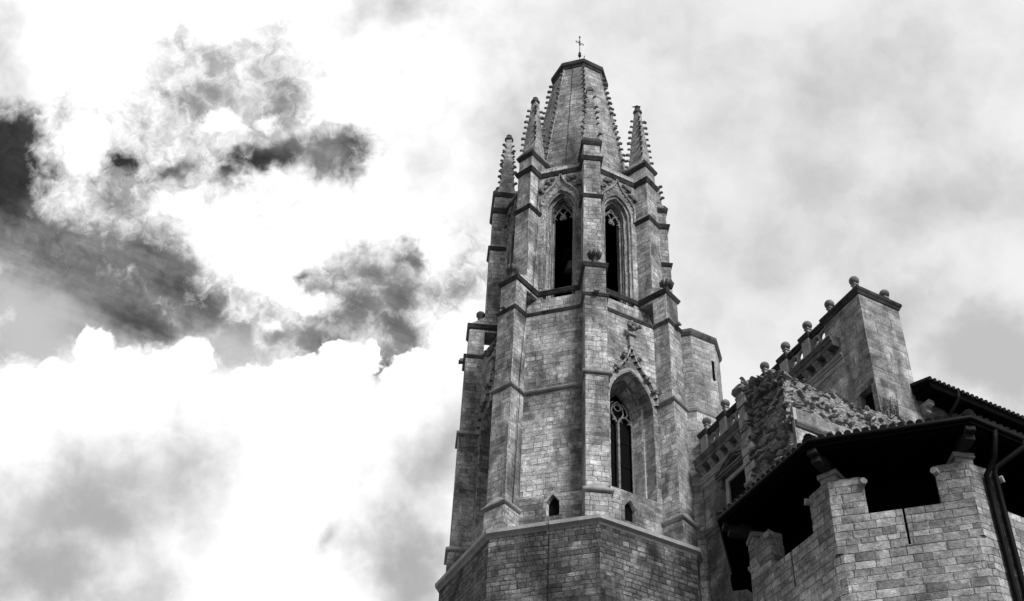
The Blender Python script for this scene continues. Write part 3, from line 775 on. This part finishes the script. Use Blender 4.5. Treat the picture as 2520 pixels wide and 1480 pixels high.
# ---- bell hanging in the belfry
bl = thing('bell', 'small dark bronze bell hanging in the tall left arched opening of the belfry', 'bell', (*fp(-1, .30, 2.75, 48.9).xy, 48.9))
bc = fp(-1, .30, 2.75, 48.9)
mb = MB(); mb.lathe(bc, [(.42, 0), (.40, .06), (.33, .2), (.28, .45), (.25, .7), (.18, .82), (.06, .88)], 24); mb.build('bell_body', M['bronze'], bl, smooth=True)
mb = MB(); tt = fp(-1, 1, 0, 0); tt.normalize()
mb.obox(bc+Vector((0, 0, 1.02)), tt*.55, Vector((tt.y, -tt.x, 0))*.12, Vector((0, 0, .1)))
mb.obox(bc+Vector((0, 0, 1.40)), tt*.38, Vector((tt.y, -tt.x, 0))*.14, Vector((0, 0, .24)))
mb.obox(bc+Vector((0, 0, 1.78)), tt*.26, Vector((tt.y, -tt.x, 0))*.10, Vector((0, 0, .1)))
mb.build('headstock', M['wood'], bl)
mb = MB(); mb.tube([bc+Vector((0, 0, .1)), bc+Vector((.06, 0, -2.2))], .012, 5); mb.build('bell_rope', M['trim'], bl)

# ---- bird on the right pinnacle
bd0 = Vector((*bp_(1, 4.16, 0), 62.46))
b_t = -Vector((math.cos(-ANG), math.sin(-ANG), 0))
mb = MB(); side = Vector((-b_t.y, b_t.x, 0)); rot = Matrix((b_t, side, Vector((0, 0, 1)))).transposed()
mb.tube([bd0+Vector((0, 0, .13))-b_t*.17, bd0+Vector((0, 0, .14))-b_t*.12, bd0+Vector((0, 0, .16))-b_t*.04, bd0+Vector((0, 0, .18))+b_t*.05, bd0+Vector((0, 0, .165))+b_t*.14, bd0+Vector((0, 0, .15))+b_t*.25, bd0+Vector((0, 0, .145))+b_t*.33],
        [.02, .065, .095, .085, .05, .03, .006], 12)
mb.blob(bd0-b_t*.13+Vector((0, 0, .20)), .055, .05, .05, rot, sub=2)
mb.tube([bd0-b_t*.17+Vector((0, 0, .20)), bd0-b_t*.23+Vector((0, 0, .18))], [.018, .004], 6)
for e in (-1, 1): mb.tube([bd0+side*.03*e, bd0+side*.03*e+Vector((0, 0, .1))], .01, 5)
single(mb, 'perched_bird', M['bird'], 'small dark bird perched on the tip of the right hand pinnacle of the tower', 'bird', tuple(bd0), smooth=True)

# ================================================================== STAIR TURRET
ST = thing('stair_turret', 'pale octagonal stair turret with an arrow slit behind the right side of the bell tower', 'turret', (3.73, -3.70, GROUND_Z))
tc = (3.73, -3.70)
mb = MB(); mb.prism(octa(1.66, tc), 39.8, 44.72, bottom=False, top=False); mb.prism(octa(1.74, tc), GROUND_Z, 39.9, bottom=False)
mb.build('wall', M['turret'], ST)
mb = MB(); mb.loft(octa(1.66, tc), [(-.02, 44.35), (.05, 44.45), (.12, 44.6), (.13, 44.75), (-.02, 44.85), (-.6, 45.1)])
mb.face(*[(*p, 45.1) for p in octa(1.06, tc)]); mb.build('cornice', M['trim'], ST)
mb = MB(); mb.loft(octa(1.74, tc), [(-.02, 39.6), (.05, 39.7), (.08, 39.82), (.06, 39.9), (-.09, 40.02)]); mb.build('string_course', M['light_trim'], ST)
mb = MB(); mb.box(4.15, 4.28, -5.385, -5.35, 42.05, 43.25); mb.build('arrow_slit', M['dark'], ST)

# ================================================================== CHURCH FACADE
XF = 2.92
FA = thing('church_facade', 'stone church front with ball topped balustrade, bracketed cornice and a tall corner pier', 'church', (XF, -11, GROUND_Z))
mb = MB(); mb.box(XF, XF+2.0, -14.5, -5.6, GROUND_Z, 36.4); mb.build('wall', M['facade'], FA)
PH = (-16.45, -15.75, 31.6, 33.2)
mb = MB()
mb.face((XF, -16.69, GROUND_Z), (XF, -14.5, GROUND_Z), (XF, -14.5, PH[2]), (XF, -16.69, PH[2])); mb.face((XF, -16.69, PH[2]), (XF, PH[0], PH[2]), (XF, PH[0], PH[3]), (XF, -16.69, PH[3]))
mb.face((XF, PH[1], PH[2]), (XF, -14.5, PH[2]), (XF, -14.5, PH[3]), (XF, PH[1], PH[3])); mb.face((XF, -16.69, PH[3]), (XF, -14.5, PH[3]), (XF, -14.5, 37.8), (XF, -16.69, 37.8))
mb.face((4.92, -16.69, GROUND_Z), (XF, -16.69, GROUND_Z), (XF, -16.69, 37.8), (4.92, -16.69, 37.8))
mb.face((4.92, -14.5, GROUND_Z), (4.92, -16.69, GROUND_Z), (4.92, -16.69, 37.8), (4.92, -14.5, 37.8)); mb.face((XF, -14.5, GROUND_Z), (4.92, -14.5, GROUND_Z), (4.92, -14.5, 37.8), (XF, -14.5, 37.8))
for a, b in (((PH[0], PH[2]), (PH[0], PH[3])), ((PH[0], PH[3]), (PH[1], PH[3])), ((PH[1], PH[3]), (PH[1], PH[2]))):
    mb.face((XF, *a), (XF, *b), (XF+.5, *b), (XF+.5, *a))
pier = mb.build('corner_pier', M['pier'], FA)
mb = MB(); mb.face((XF+.3, PH[0], PH[2]), (XF+.3, PH[1], PH[2]), (XF+.3, PH[1], PH[3]), (XF+.3, PH[0], PH[3])); mb.build('pier_window', M['dark'], pier)
mb = MB(); mb.loft([(XF, -14.55), (XF, -16.69), (4.92, -16.69), (4.92, -14.55)][::1], [(-.01, 37.68), (.04, 37.72), (.07, 37.82), (.12, 37.9), (.13, 38.02), (-.02, 38.06)], closed=True)
mb.face(*[(*p, 38.055) for p in [(XF, -14.55), (XF, -16.69), (4.92, -16.69), (4.92, -14.55)]]); mb.build('pier_coping', M['trim_dark'], FA)
# cornice
def run(mb, prof, y0=-15.25, y1=-5.62):
    """prof: (x outwards from wall, z)"""
    n = len(prof)
    for (a, za), (b, zb) in zip(prof, prof[1:]): mb.face((XF-a, y0-(a*.0), za), (XF-a, y1, za), (XF-b, y1, zb), (XF-b, y0, zb))
    mb.face(*[(XF-a, y0, z) for a, z in prof]); mb.face(*[(XF-a, y1, z) for a, z in reversed(prof)])
mb = MB(); run(mb, [(-.02, 36.02), (.36, 36.02), (.36, 36.24), (.40, 36.26), (.44, 36.38), (.47, 36.40), (.47, 36.46), (-.02, 36.56)], -15.2); mb.build('cornice', M['trim'], FA)
mb = MB(); run(mb, [(-.02, 35.40), (.04, 35.42), (.05, 35.50), (.12, 35.56), (.14, 35.64), (-.02, 35.66)], -15.3); run(mb, [(-.02, 35.14), (.03, 35.15), (.03, 35.36), (-.02, 35.365)], -15.3); mb.build('architrave', M['light_trim'], FA)
y = -5.95
while y > -15.2:
    mb = MB(); y0, y1 = y-.15, y+.15
    pr = [(0, 35.70), (.10, 35.70), (.16, 35.74), (.17, 35.84), (.22, 35.90), (.30, 35.92), (.33, 36.02), (0, 36.02)]
    for (a, za), (b, zb) in zip(pr, pr[1:]): mb.face((XF-a, y0, za), (XF-a, y1, za), (XF-b, y1, zb), (XF-b, y0, zb))
    mb.face(*[(XF-a, y0, z) for a, z in pr]); mb.face(*[(XF-a, y1, z) for a, z in reversed(pr)])
    for q in (-.08, 0, .08): mb.tube([(XF-.11, y+q, 35.71), (XF-.185, y+q, 35.80), (XF-.24, y+q, 35.9), (XF-.34, y+q, 35.98)], .028, 5)
    mb.build('modillion', M['light_trim'], FA); y -= .67
# lower string
mb = MB(); run(mb, [(-.02, 32.5), (.05, 32.55), (.06, 32.66), (.14, 32.72), (.15, 32.82), (-.02, 32.9)], -12); mb.build('string_course', M['trim'], FA)
# balustrade
BY = [-6.01, -7.47, -8.94, -10.40, -11.88, -13.37]
bal = None
for i, yb in enumerate(BY):
    mb = MB(); mb.box(XF-.09, XF+.42, yb-.24, yb+.24, 36.46, 37.80); po = mb.build('balustrade_post', M['light_trim'], FA, bevel=.02)
    mb = MB(); mb.loft([(XF-.09, yb+.24), (XF-.09, yb-.24), (XF+.42, yb-.24), (XF+.42, yb+.24)], [(-.01, 37.72), (.04, 37.8), (.08, 37.88), (.09, 38.0), (-.02, 38.03)])
    mb.face((XF-.07, yb+.22, 38.03), (XF-.07, yb-.22, 38.03), (XF+.4, yb-.22, 38.03), (XF+.4, yb+.22, 38.03)); mb.build('post_coping', M['trim_dark'], po)
SPH = [(.205*math.sin(math.pi*i/12), -.205*math.cos(math.pi*i/12)) for i in range(1, 12)]
for (bx, yb) in [(3.1, q) for q in BY] + [(3.1, -14.84), (3.1, -16.42), (4.62, -16.42), (4.62, -14.84)]:
    mb = MB(); mb.lathe((bx, yb, 38.70), SPH, 20); bo = mb.build('ball_finial', M['ball'], FA, smooth=True)
    mb = MB(); mb.frustum([(bx-.2, yb-.2), (bx+.2, yb-.2), (bx+.2, yb+.2), (bx-.2, yb+.2)], 38.03, [(bx-.09, yb-.09), (bx+.09, yb-.09), (bx+.09, yb+.09), (bx-.09, yb+.09)], 38.22)
    mb.box(bx-.085, bx+.085, yb-.085, yb+.085, 38.22, 38.44); mb.box(bx-.12, bx+.12, yb-.12, yb+.12, 38.44, 38.49); mb.lathe((bx, yb, 38.49), [(.09, 0), (.08, .05)], 12)
    mb.build('finial_pedestal', M['light_trim'], bo)
def ring(mb, yc, zc, ro, ri, x0, x1, n=20):
    for i in range(n):
        a, b = 2*math.pi*i/n, 2*math.pi*(i+1)/n
        P = lambda r, an, x: (x, yc+r*math.cos(an), zc+r*math.sin(an))
        mb.face(P(ro, a, x0), P(ro, b, x0), P(ri, b, x0), P(ri, a, x0)); mb.face(P(ro, a, x1), P(ri, a, x1), P(ri, b, x1), P(ro, b, x1))
        mb.face(P(ri, a, x0), P(ri, b, x0), P(ri, b, x1), P(ri, a, x1)); mb.face(P(ro, a, x0), P(ro, a, x1), P(ro, b, x1), P(ro, b, x0))
for ya, yb in list(zip(BY, BY[1:])) + [(-13.37, -14.74)]:
    y1, y0 = ya-.24, yb+.24; L = y1-y0; ym = (y0+y1)/2; zm = 37.10
    mb = MB(); mb.box(XF+.0, XF+.32, y0, y1, 37.74, 37.86); mb.box(XF-.05, XF+.37, y0, y1, 37.86, 37.97); mb.build('balustrade_rail', M['trim_dark'], FA)
    mb = MB(); e = 0
    for (oy, oz, ro, ri) in ((.25, .33, .285, .225), (-.25, .33, .285, .225), (.25, -.30, .285, .225), (-.25, -.30, .285, .225)):
        ring(mb, ym+oy, zm+oz, ro, ri, XF+.08+e, XF+.22+e); e += .004
    for (oy, oz) in ((0, .02), (.47, .02), (-.47, .02), (0, .58), (0, -.55)):
        ring(mb, ym+oy, zm+oz, .12, .055, XF+.095+e, XF+.205+e, 12); e += .002
    mb.build('pierced_panel', M['light_trim'], FA)
# pediment window
WY, WHW = -8.15, .62
mb = MB()
mb.face
fr = [(WY-WHW, 31.0), (WY-WHW, 34.35), (WY+WHW, 34.35), (WY+WHW, 31.0)]; fo_ = [(WY-WHW-.2, 31.0), (WY-WHW-.2, 34.55), (WY+WHW+.2, 34.55), (WY+WHW+.2, 31.0)]
for a, b, c, d in zip(fo_, fo_[1:], fr[1:], fr): mb.quad((XF-.1, *a), (XF-.1, *b), (XF-.1, *c), (XF-.1, *d))
for a, b in zip(fo_, fo_[1:]): mb.quad((XF-.1, *a), (XF-.1, *b), (XF+.02, *b), (XF+.02, *a))
for a, b in zip(fr, fr[1:]): mb.quad((XF-.1, *a), (XF-.1, *b), (XF-.015, *b), (XF-.015, *a))
wf = mb.build('window_frame', M['light_trim'], FA)
mb = MB(); mb.face((XF-.012, WY-WHW, 31), (XF-.012, WY+WHW, 31), (XF-.012, WY+WHW, 34.35), (XF-.012, WY-WHW, 34.35)); mb.build('window_opening', M['dark'], wf)
mb = MB()
mb.box(XF-.28, XF+.02, WY-1.15, WY+1.15, 34.62, 34.72); mb.box(XF-.34, XF+.02, WY-1.2, WY+1.2, 34.723, 34.82)
for sg in (-1, 1):
    mb.bar((XF-.17, WY+sg*1.22, 34.87), (XF-.17, WY, 35.38), .34, .10); mb.bar((XF-.14, WY+sg*1.02, 34.84), (XF-.14, WY, 35.25), .26, .08)
    mb.box(XF-.22, XF+.02, WY+sg*.98-.08, WY+sg*.98+.08, 34.2, 34.62)
mb.face((XF-.04, WY-1.1, 34.82), (XF-.04, WY+1.1, 34.82), (XF-.04, WY, 35.3))
mb.build('window_pediment', M['trim'], FA)

# ================================================================== RUINED RUBBLE WALL
RW = thing('ruined_rubble_wall', 'broken end of a thick rubble wall with ragged top and jutting stones', 'ruined wall', (-1, -18, GROUND_Z))
RX0, RY0, RY1, RZ = -3.45, -18.95, -16.75, 29.0
rng = random.Random(5)
def rub_top(x, y): 
    q = (y-RY0)/(RY1-RY0)
    e = max(0, min(1, (x+3.6)/1.6))
    return RZ+.15+.15*(1-e)+1.15*min(1, max(0, q))*(1-e)+.35*(.25+.75*e)*mnoise.noise(Vector((x*1.1, y*1.1, 3)))+.2*mnoise.noise(Vector((x*3.1, y*3.1, 7)))
mb = MB()
def grid(mb, P, nu, nv):
    ids = [[mb.vert(P(i/nu, j/nv)) for j in range(nv+1)] for i in range(nu+1)]
    for i in range(nu):
        for j in range(nv): mb.f.append([ids[i][j], ids[i+1][j], ids[i+1][j+1], ids[i][j+1]])
def dsp(p, n, a=.13):
    p = Vector(p); d = mnoise.noise(p*1.3)*.9+mnoise.noise(p*3.1+Vector((5, 5, 5)))*.6+mnoise.noise(p*7)*.25
    return p+Vector(n)*(d*a-.02)
ZLO = 22.0; BAND_Z = 27.72; XR = 6.0
TONE = {}
def bedded(P0, n, sx, sz, seed, depth, keep, ax):
    """height of a rough masonry surface: flattish stones of uneven size bedded in recessed mortar"""
    p = Vector(P0); q = p+Vector((mnoise.noise(p*1.7), mnoise.noise(p*1.7+Vector((9, 0, 0))), mnoise.noise(p*1.7+Vector((0, 9, 0)))))*.16
    c = Vector((q[ax]/sx, q.z/sz, seed))
    d, pts = mnoise.voronoi(c)
    e = d[1]-d[0]; cell = mnoise.cell_vector(pts[0]*7.31)
    r1, r2 = abs(cell[0]) % 1, abs(cell[1]) % 1
    f = max(0, min(1, (e-.04)/.13)); f = f*f*(3-2*f)
    up = r1 if r2 < keep else r1*.08
    tilt = ((c.y-pts[0].y)*(.7*r2+.2)+(c.x-pts[0].x)*(r1-.5)*.8)
    hgt = f*depth*(.04+up*1.15)+f*up*tilt*depth*1.1
    hgt += mnoise.noise(p*6)*.035+mnoise.noise(p*15)*.02+mnoise.noise(p*1.1+Vector((4, 4, 4)))*.10
    o = p+Vector(n)*(hgt-.06)
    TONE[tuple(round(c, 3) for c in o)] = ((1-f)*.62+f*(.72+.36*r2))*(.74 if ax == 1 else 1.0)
    return o
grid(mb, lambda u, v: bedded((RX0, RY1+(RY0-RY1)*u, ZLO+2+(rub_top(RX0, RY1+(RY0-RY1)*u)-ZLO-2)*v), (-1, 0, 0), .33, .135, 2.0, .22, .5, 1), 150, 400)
grid(mb, lambda u, v: bedded((RX0+(XR-RX0)*u, RY0, BAND_Z-.6+(rub_top(RX0+(XR-RX0)*u, RY0)-BAND_Z+.6)*v), (0, -1, 0), .22, .135, 9.0, .19, .36, 0), 430, 120)
grid(mb, lambda u, v: dsp((RX0+(XR-RX0)*u, RY0+(RY1-RY0)*v, rub_top(RX0+(XR-RX0)*u, RY0+(RY1-RY0)*v)), (0, 0, 1), .2), 120, 30)
mb.box(RX0+.4, XR, RY0+.4, RY1, GROUND_Z, ZLO+.5)
core = mb.build('core', M['mortar'], RW)
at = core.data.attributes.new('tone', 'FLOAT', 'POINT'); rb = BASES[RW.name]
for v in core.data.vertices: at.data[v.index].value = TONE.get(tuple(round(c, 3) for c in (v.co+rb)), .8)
mb = MB()
def rstone(mb, p, s, flat=.6, sub=1):
    e = [rng.uniform(0, 6.3) for _ in range(3)]
    rot = Matrix.Rotation(e[0]*.12, 3, 'X') @ Matrix.Rotation(e[1]*.12-.35, 3, 'Y') @ Matrix.Rotation(e[2], 3, 'Z')
    mb.blob(p, s*rng.uniform(.8, 1.5), s*rng.uniform(.7, 1.2), s*flat*rng.uniform(.7, 1.2), rot, jag=.26, sub=sub, rng=rng)
for i in range(40):      # broken end
    y_ = rng.uniform(RY0, RY1); z_ = rng.uniform(ZLO+2, rub_top(RX0, y_))
    e = rng.uniform(-.12, .12); sz = rng.choice((.08, .11, .15)); p = dsp((RX0-.0, y_, z_), (-1, 0, 0), .3)
    rot = Matrix.Rotation(e*1.5, 3, 'X') @ Matrix.Rotation(rng.uniform(-.5, -.05), 3, 'Y') @ Matrix.Rotation(rng.uniform(-.3, .3), 3, 'Z')
    mb.blob(p, sz*rng.uniform(.9, 1.4), sz*rng.uniform(1.1, 2.0), sz*rng.uniform(.35, .7), rot, jag=.25, sub=2 if sz > .15 else 1, rng=rng)
for i in range(45):      # long side above the ashlar band
    x_ = rng.uniform(RX0, XR); z_ = rng.uniform(BAND_Z, rub_top(x_, RY0)+.05)
    rstone(mb, dsp((x_, RY0-.03, z_), (0, -1, 0), .14), rng.choice((.06, .08, .11)), .8)
for i in range(120):      # ragged crest
    x_ = rng.uniform(RX0, XR); y_ = rng.uniform(RY0, RY1) if rng.random() < .5 else RY0+rng.uniform(0, .3)
    rstone(mb, (x_, y_, rub_top(x_, y_)+rng.uniform(-.05, .1)), rng.choice((.05, .07, .10, .13)), .55)
for i in range(60):      # big stones along the broken edge of the crest
    y_ = RY0+(RY1-RY0)*rng.random(); rstone(mb, (RX0+rng.uniform(-.05, .25), y_, rub_top(RX0, y_)+rng.uniform(-.12, .04)), rng.choice((.07, .10, .14)), .5)
mb.build('rubble_stones', M['rubble'], RW)
mb = MB(); zq = 23.0; i = 0
while zq < rub_top(RX0, RY1)-.70:       # squared stones that close the left edge
    hq = rng.uniform(.13, .19); lq = .13+.10*(i % 2)+rng.uniform(0, .04); dq = rng.uniform(-.02, .05)
    mb.obox((RX0+.02-dq, RY1+.06-lq, zq+hq), Vector((.14, rng.uniform(-.015, .015), 0)), Vector((0, lq, rng.uniform(-.01, .01))), Vector((0, 0, hq-.012))); zq += 2*hq; i += 1
mb.blob((RX0-.03, RY1-.10, zq+.13), .30, .36, .15, jag=.16, sub=2, rng=rng)
mb.build('quoin_stones', M['rubble'], RW)
mb = MB(); mb.prism([(RX0+.12, RY0-.02), (RX0+.12, RY0-.14), (XR, RY0-.14), (XR, RY0-.02)], ZLO, BAND_Z); mb.build('ashlar_facing', M['ashlar'], RW)
mb = MB(); mb.loft([(RX0+.14, RY0-.14), (XR, RY0-.14)], [(-.01, 26.92), (.05, 26.95), (.10, 27.06), (.08, 27.16), (.03, 27.2), (-.01, 27.2)], closed=False); mb.build('string_moulding', M['trim'], RW)

# weeds on the crest
def weed(x_, y_, seed, label):
    r2 = random.Random(seed); z_ = rub_top(x_, y_)
    w = thing('weed_plant', label, 'plant', (x_, y_, z_), 'weeds growing on the ruined wall')
    mbs, mbl = MB(), MB()
    for i in range(14):
        a = r2.uniform(0, 6.28); t0 = Vector((x_+r2.uniform(-.15, .15), y_+r2.uniform(-.1, .1), z_-.05)); L = r2.uniform(.45, 1.0)
        d = Vector((math.cos(a)*.16, math.sin(a)*.16, 1)).normalized()
        pts = [t0, t0+d*L*.5, t0+d*L+Vector((0, 0, .03))]; mbs.tube(pts, [.012, .010, .006], 4)
        for j in range(14):
            q = r2.uniform(.25, 1); p = t0+d*L*q; an = r2.uniform(0, 6.28); o = Vector((math.cos(an), math.sin(an), r2.uniform(.2, .9)))*r2.uniform(.03, .065); sd = o.cross(Vector((0, 0, 1))).normalized()*.012
            mbl.face(p, p+o*.5+sd, p+o, p+o*.5-sd)
    mbs.build('stems', M['leaf'], w); mbl.build('leaves', M['leaf'], w)
weed(1.32, -18.8, 1, 'bushy weed with many upright stems on the right end of the ruined wall crest')
weed(.95, -18.75, 2, 'small sparse weed just left of the bushy weed on the ruined wall crest')

# ================================================================== OCTAGONAL LOGGIA
cx, cy, AW, AE = -4.2, -23.65, 3.8, 4.42
LO = thing('octagonal_loggia', 'polygonal stone lookout with wide crenels under a dark tiled overhanging roof', 'building', (cx, cy, GROUND_Z))
dc = lambda k, r: (cx+bp_(k, r, 0)[0], cy+bp_(k, r, 0)[1])
def side(k, s, ap): n, t = rt(k+.5); q = n*ap+t*s; return (cx+q.x, cy+q.y)
HS = AW*T22; TH = .42; ZS, ZT = 18.2, 19.25
def oct_ch(ap, ch):
    o = []
    for k in range(8): o += [side(k-1, ap*T22-ch, ap), side(k, -ap*T22+ch, ap)]
    return o
mb = MB(); mb.prism(oct_ch(AW, .12), GROUND_Z, 17.25, bottom=False)
# parapet in pieces with a slit in the middle of every side
for k in range(-3, 3):
    h2 = (AW-TH)*T22
    for a0, a1, i0, i1 in ((-HS, -.025, -h2, -.025), (.025, HS, .025, h2)):
        mb.prism([side(k, a0, AW), side(k, a1, AW), side(k, i1, AW-TH), side(k, i0, AW-TH)], 17.24, ZS, bottom=False)
OPEN = {-2: (-.72, .87), -1: (-.76, .84), 0: (-.65, 1.0), -3: (-.8, .8), 1: (-.7, .8), 2: (-.7, .7)}   # from the left along each side
wl = mb.build('parapet_wall', M['loggia'], LO, bevel=.012)
for k in range(-2, 3):   # merlon at corner k between sides k-1 and k
    if (k-1) not in OPEN or k not in OPEN: continue
    a = OPEN[k-1][1]; b = OPEN[k][0]; rin = (AW-TH)/C22
    jag = MB()
    jag.prism([side(k-1, a, AW), dc(k, AW/C22), side(k, b, AW), side(k, b, AW-TH), dc(k, rin), side(k-1, a, AW-TH)], ZS-.01, ZT, bottom=False)
    me_ = jag.build('merlon', M['loggia'], LO, uo=k*.37, chip=.035, cuts=4)
    kb = MB()
    n1, t1 = rt(k-.5); n2, t2 = rt(k+.5)
    p1 = Vector((*side(k-1, a, AW-.02), ZT-.2)); p2 = Vector((*side(k, b, AW-.02), ZT-.22))
    for p, n_, t_ in ((p1, n1, -t1), (p2, n2, t2)):
        kb = MB(); kb.tube([p-Vector((t_.x, t_.y, 0))*.06+Vector((n_.x, n_.y, 0))*-.05, p+Vector((t_.x, t_.y, 0))*.02+Vector((n_.x, n_.y, 0))*.13], .085, 10)
        kb.build('corbel_stub', M['light_trim'], me_)
    rad, tan = rt(k); c_ = Vector((*dc(k, AW/C22-.28), 0)); r3, t3 = Vector((rad.x, rad.y, 0)), Vector((tan.x, tan.y, 0))
    pb = MB(); pb.obox(c_+Vector((0, 0, ZT+.07)), r3*.2, t3*.2, Vector((0, 0, .075))); pb.obox(c_+Vector((0, 0, ZT+.20)), r3*.25, t3*.25, Vector((0, 0, .06))); pb.build('post_base', M['light_trim'], me_)
    wb = MB()
    wb.obox(c_+r3*.32+Vector((0, 0, ZT+.34)), r3*.42, t3*.12, Vector((0, 0, .085))); wb.obox(c_+r3*.52+Vector((0, 0, ZT+.5)), r3*.36, t3*.12, Vector((0, 0, .08)))
    wb.build('corner_bracket', M['bracket'], LO, bevel=.02)
mb = MB(); mb.prism(octa(2.7, (cx, cy)), 17.2, 19.9); mb.build('shade_core', M['wood'], LO)  # dark core added so the crenels fill with black shade
# floor, soffit, fascia, roof
ZE = 19.98
mb = MB(); E = [side(-3, .64*AE*T22+.0, AE-.02)]
eave = [( -6.74+.0, -19.8)] + [dc(k, AE/C22) for k in (-2, -1, 0, 1, 2)] + [(2.0, -20.0), (0, -19.2), (-4, -19.0)]
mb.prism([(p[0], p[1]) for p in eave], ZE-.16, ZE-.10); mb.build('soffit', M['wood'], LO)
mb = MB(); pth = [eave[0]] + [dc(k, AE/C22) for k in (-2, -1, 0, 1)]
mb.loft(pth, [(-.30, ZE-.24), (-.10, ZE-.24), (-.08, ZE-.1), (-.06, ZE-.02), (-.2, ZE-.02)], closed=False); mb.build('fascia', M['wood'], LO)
mb = MB()
for k in range(-3, 1):
    for j in range(9):
        s_ = (-1+2*j/8)*AW*T22*1.05
        if k == -3 and s_ < .2: continue
        mb.obox((*side(k, s_*.96, (AE+2.9)/2), ZE-.21), Vector((*(rt(k+.5)[0]*.62), 0)), Vector((*(rt(k+.5)[1]*.045), 0)), Vector((0, 0, .05)))
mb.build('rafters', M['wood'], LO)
mb = MB(); mb.tube([(*p, ZE-.02) for p in [eave[0]] + [(cx+bp_(k, AE/C22-.0, 0)[0], cy+bp_(k, AE/C22-.0, 0)[1]) for k in (-2, -1, 0, 1)]], .075, 10); mb.build('gutter', M['metal'], LO, smooth=True)
RP = 1.7
mb = MB(); apex = (cx, cy, ZE+RP)
for a, b in zip(eave, eave[1:]+eave[:1]): mb.face((*a, ZE+.02), (*b, ZE+.02), apex)
ro = mb.build('roof', M['tile'], LO)
mb = MB()
for k in (-3, -2, -1, 0, 1):
    n_, t_ = rt(k+.5); hs = AE*T22; N = 18
    for j in range(N):
        s_ = -hs+(j+.5)*2*hs/N
        if k == -3 and s_ < -.2: continue
        f = 1-abs(s_)/hs; A_ = Vector((*side(k, s_, AE+.03), ZE+.05)); L_ = max(.12, f*.98); B_ = A_.lerp(Vector((cx+t_.x*s_*0, cy, ZE+RP+.06)), 0)
        inn = Vector((-n_.x, -n_.y, RP/AE)); B_ = A_+inn*AE*L_*.97
        pts = [A_+(B_-A_)*q for q in (0, .25, .5, .75, 1)]
        mb.tube(pts, .085, 12)
for k in (-2, -1, 0, 1):
    A_ = Vector((*dc(k, AE/C22+.02), ZE+.09)); mb.tube([A_, A_.lerp(Vector((cx, cy, ZE+RP+.1)), .98)], .12, 8)
mb.build('barrel_tiles', M['tile'], ro)
# loose gutter end and rafter end by the left
mb = MB(); mb.obox((-6.75, -20.35, ZE-.42), Vector((.10, .10, 0)), Vector((-.30, .30, 0)), Vector((0, 0, .16))); mb.build('eave_beam', M['wood'], LO)
# downpipes at the right
def dpt(k, s, ap, z): return Vector((*side(k, s, ap), z))
mb = MB(); mb.tube([dpt(0, -1.10, AE-.02, ZE-.06), dpt(0, -1.12, AE-.05, ZE-.30), dpt(0, -1.13, AE-.2, ZE-.75), dpt(0, -1.13, AW+.09, 18.95), dpt(0, -1.13, AW+.09, 18.0), dpt(0, -1.13, AW+.09, GROUND_Z)], .068, 10); mb.build('downpipe', M['metal'], LO, smooth=True)
mb = MB(); mb.tube([dpt(0, -.25, AE, ZE-.05), dpt(0, -.25, AE-.02, ZE-.2), dpt(0, -.82, AW+.16, 19.25), dpt(0, -.85, AW+.09, 19.1), dpt(0, -.85, AW+.09, 18.0), dpt(0, -.85, AW+.09, GROUND_Z)], .068, 10); mb.build('downpipe', M['metal'], LO, smooth=True)

# ================================================================== LONG BUILDING BEHIND
HB = thing('tile_roofed_building', 'long stone building with a dark wavy tiled eave behind the lookout at far right', 'building', (14, -14, GROUND_Z))
XE, YE, ZQ = 4.72, -17.62, 33.4
mb = MB(); mb.box(4.95, 34, -16.66, -8, GROUND_Z, 33.2); mb.build('wall', M['turret'], HB)
mb = MB(); mb.face((XE, YE, ZQ-.12), (34, YE, ZQ-.12), (34, -16.0, ZQ-.02), (XE, -16.0, ZQ-.02)); mb.box(XE+.02, 34, YE+.02, YE+.12, ZQ-.34, ZQ-.03)
mb.face((XE, YE, ZQ-.12), (XE, -16.0, ZQ-.02), (XE, -16.0, ZQ+.55), (XE, YE, ZQ+.02))
for i in range(40): mb.box(XE+.1+i*.72, XE+.22+i*.72, YE+.08, -16.66, ZQ-.30, ZQ-.12)
mb.build('eave_boards', M['wood'], HB)
mb = MB(); mb.face((XE-.02, YE-.02, ZQ), (34, YE-.02, ZQ), (34, -8, ZQ+3.4), (XE-.02, -8, ZQ+3.4)); rf = mb.build('roof', M['tile'], HB)
mb = MB(); x_ = XE+.02
while x_ < 30: mb.tube([(x_, YE-.05, ZQ+.03), (x_, -14, ZQ+1.32+.03)], .078, 8); x_ += .225
mb.build('barrel_tiles', M['tile'], rf)
mb = MB(); mb.box(4.98, 5.2, -16.95, -16.62, 32.45, 32.68); mb.box(4.98, 5.22, -17.15, -16.62, 32.69, 32.9); mb.build('stone_corbel', M['light_trim'], HB)
for xx in (7.3, 8.8): 
    mb = MB(); mb.box(xx, xx+.35, -17.0, -16.62, 30.9, 31.5); mb.build('stone_corbel', M['light_trim'], HB)
mb = MB(); mb.tube([(6.05, YE-.02, ZQ-.1), (6.05, YE+.02, ZQ-.35), (5.85, -16.95, 32.3), (5.8, -16.74, 32.1), (5.8, -16.74, 31), (5.8, -16.74, 15)], .075, 10); mb.build('downpipe', M['metal'], HB, smooth=True)
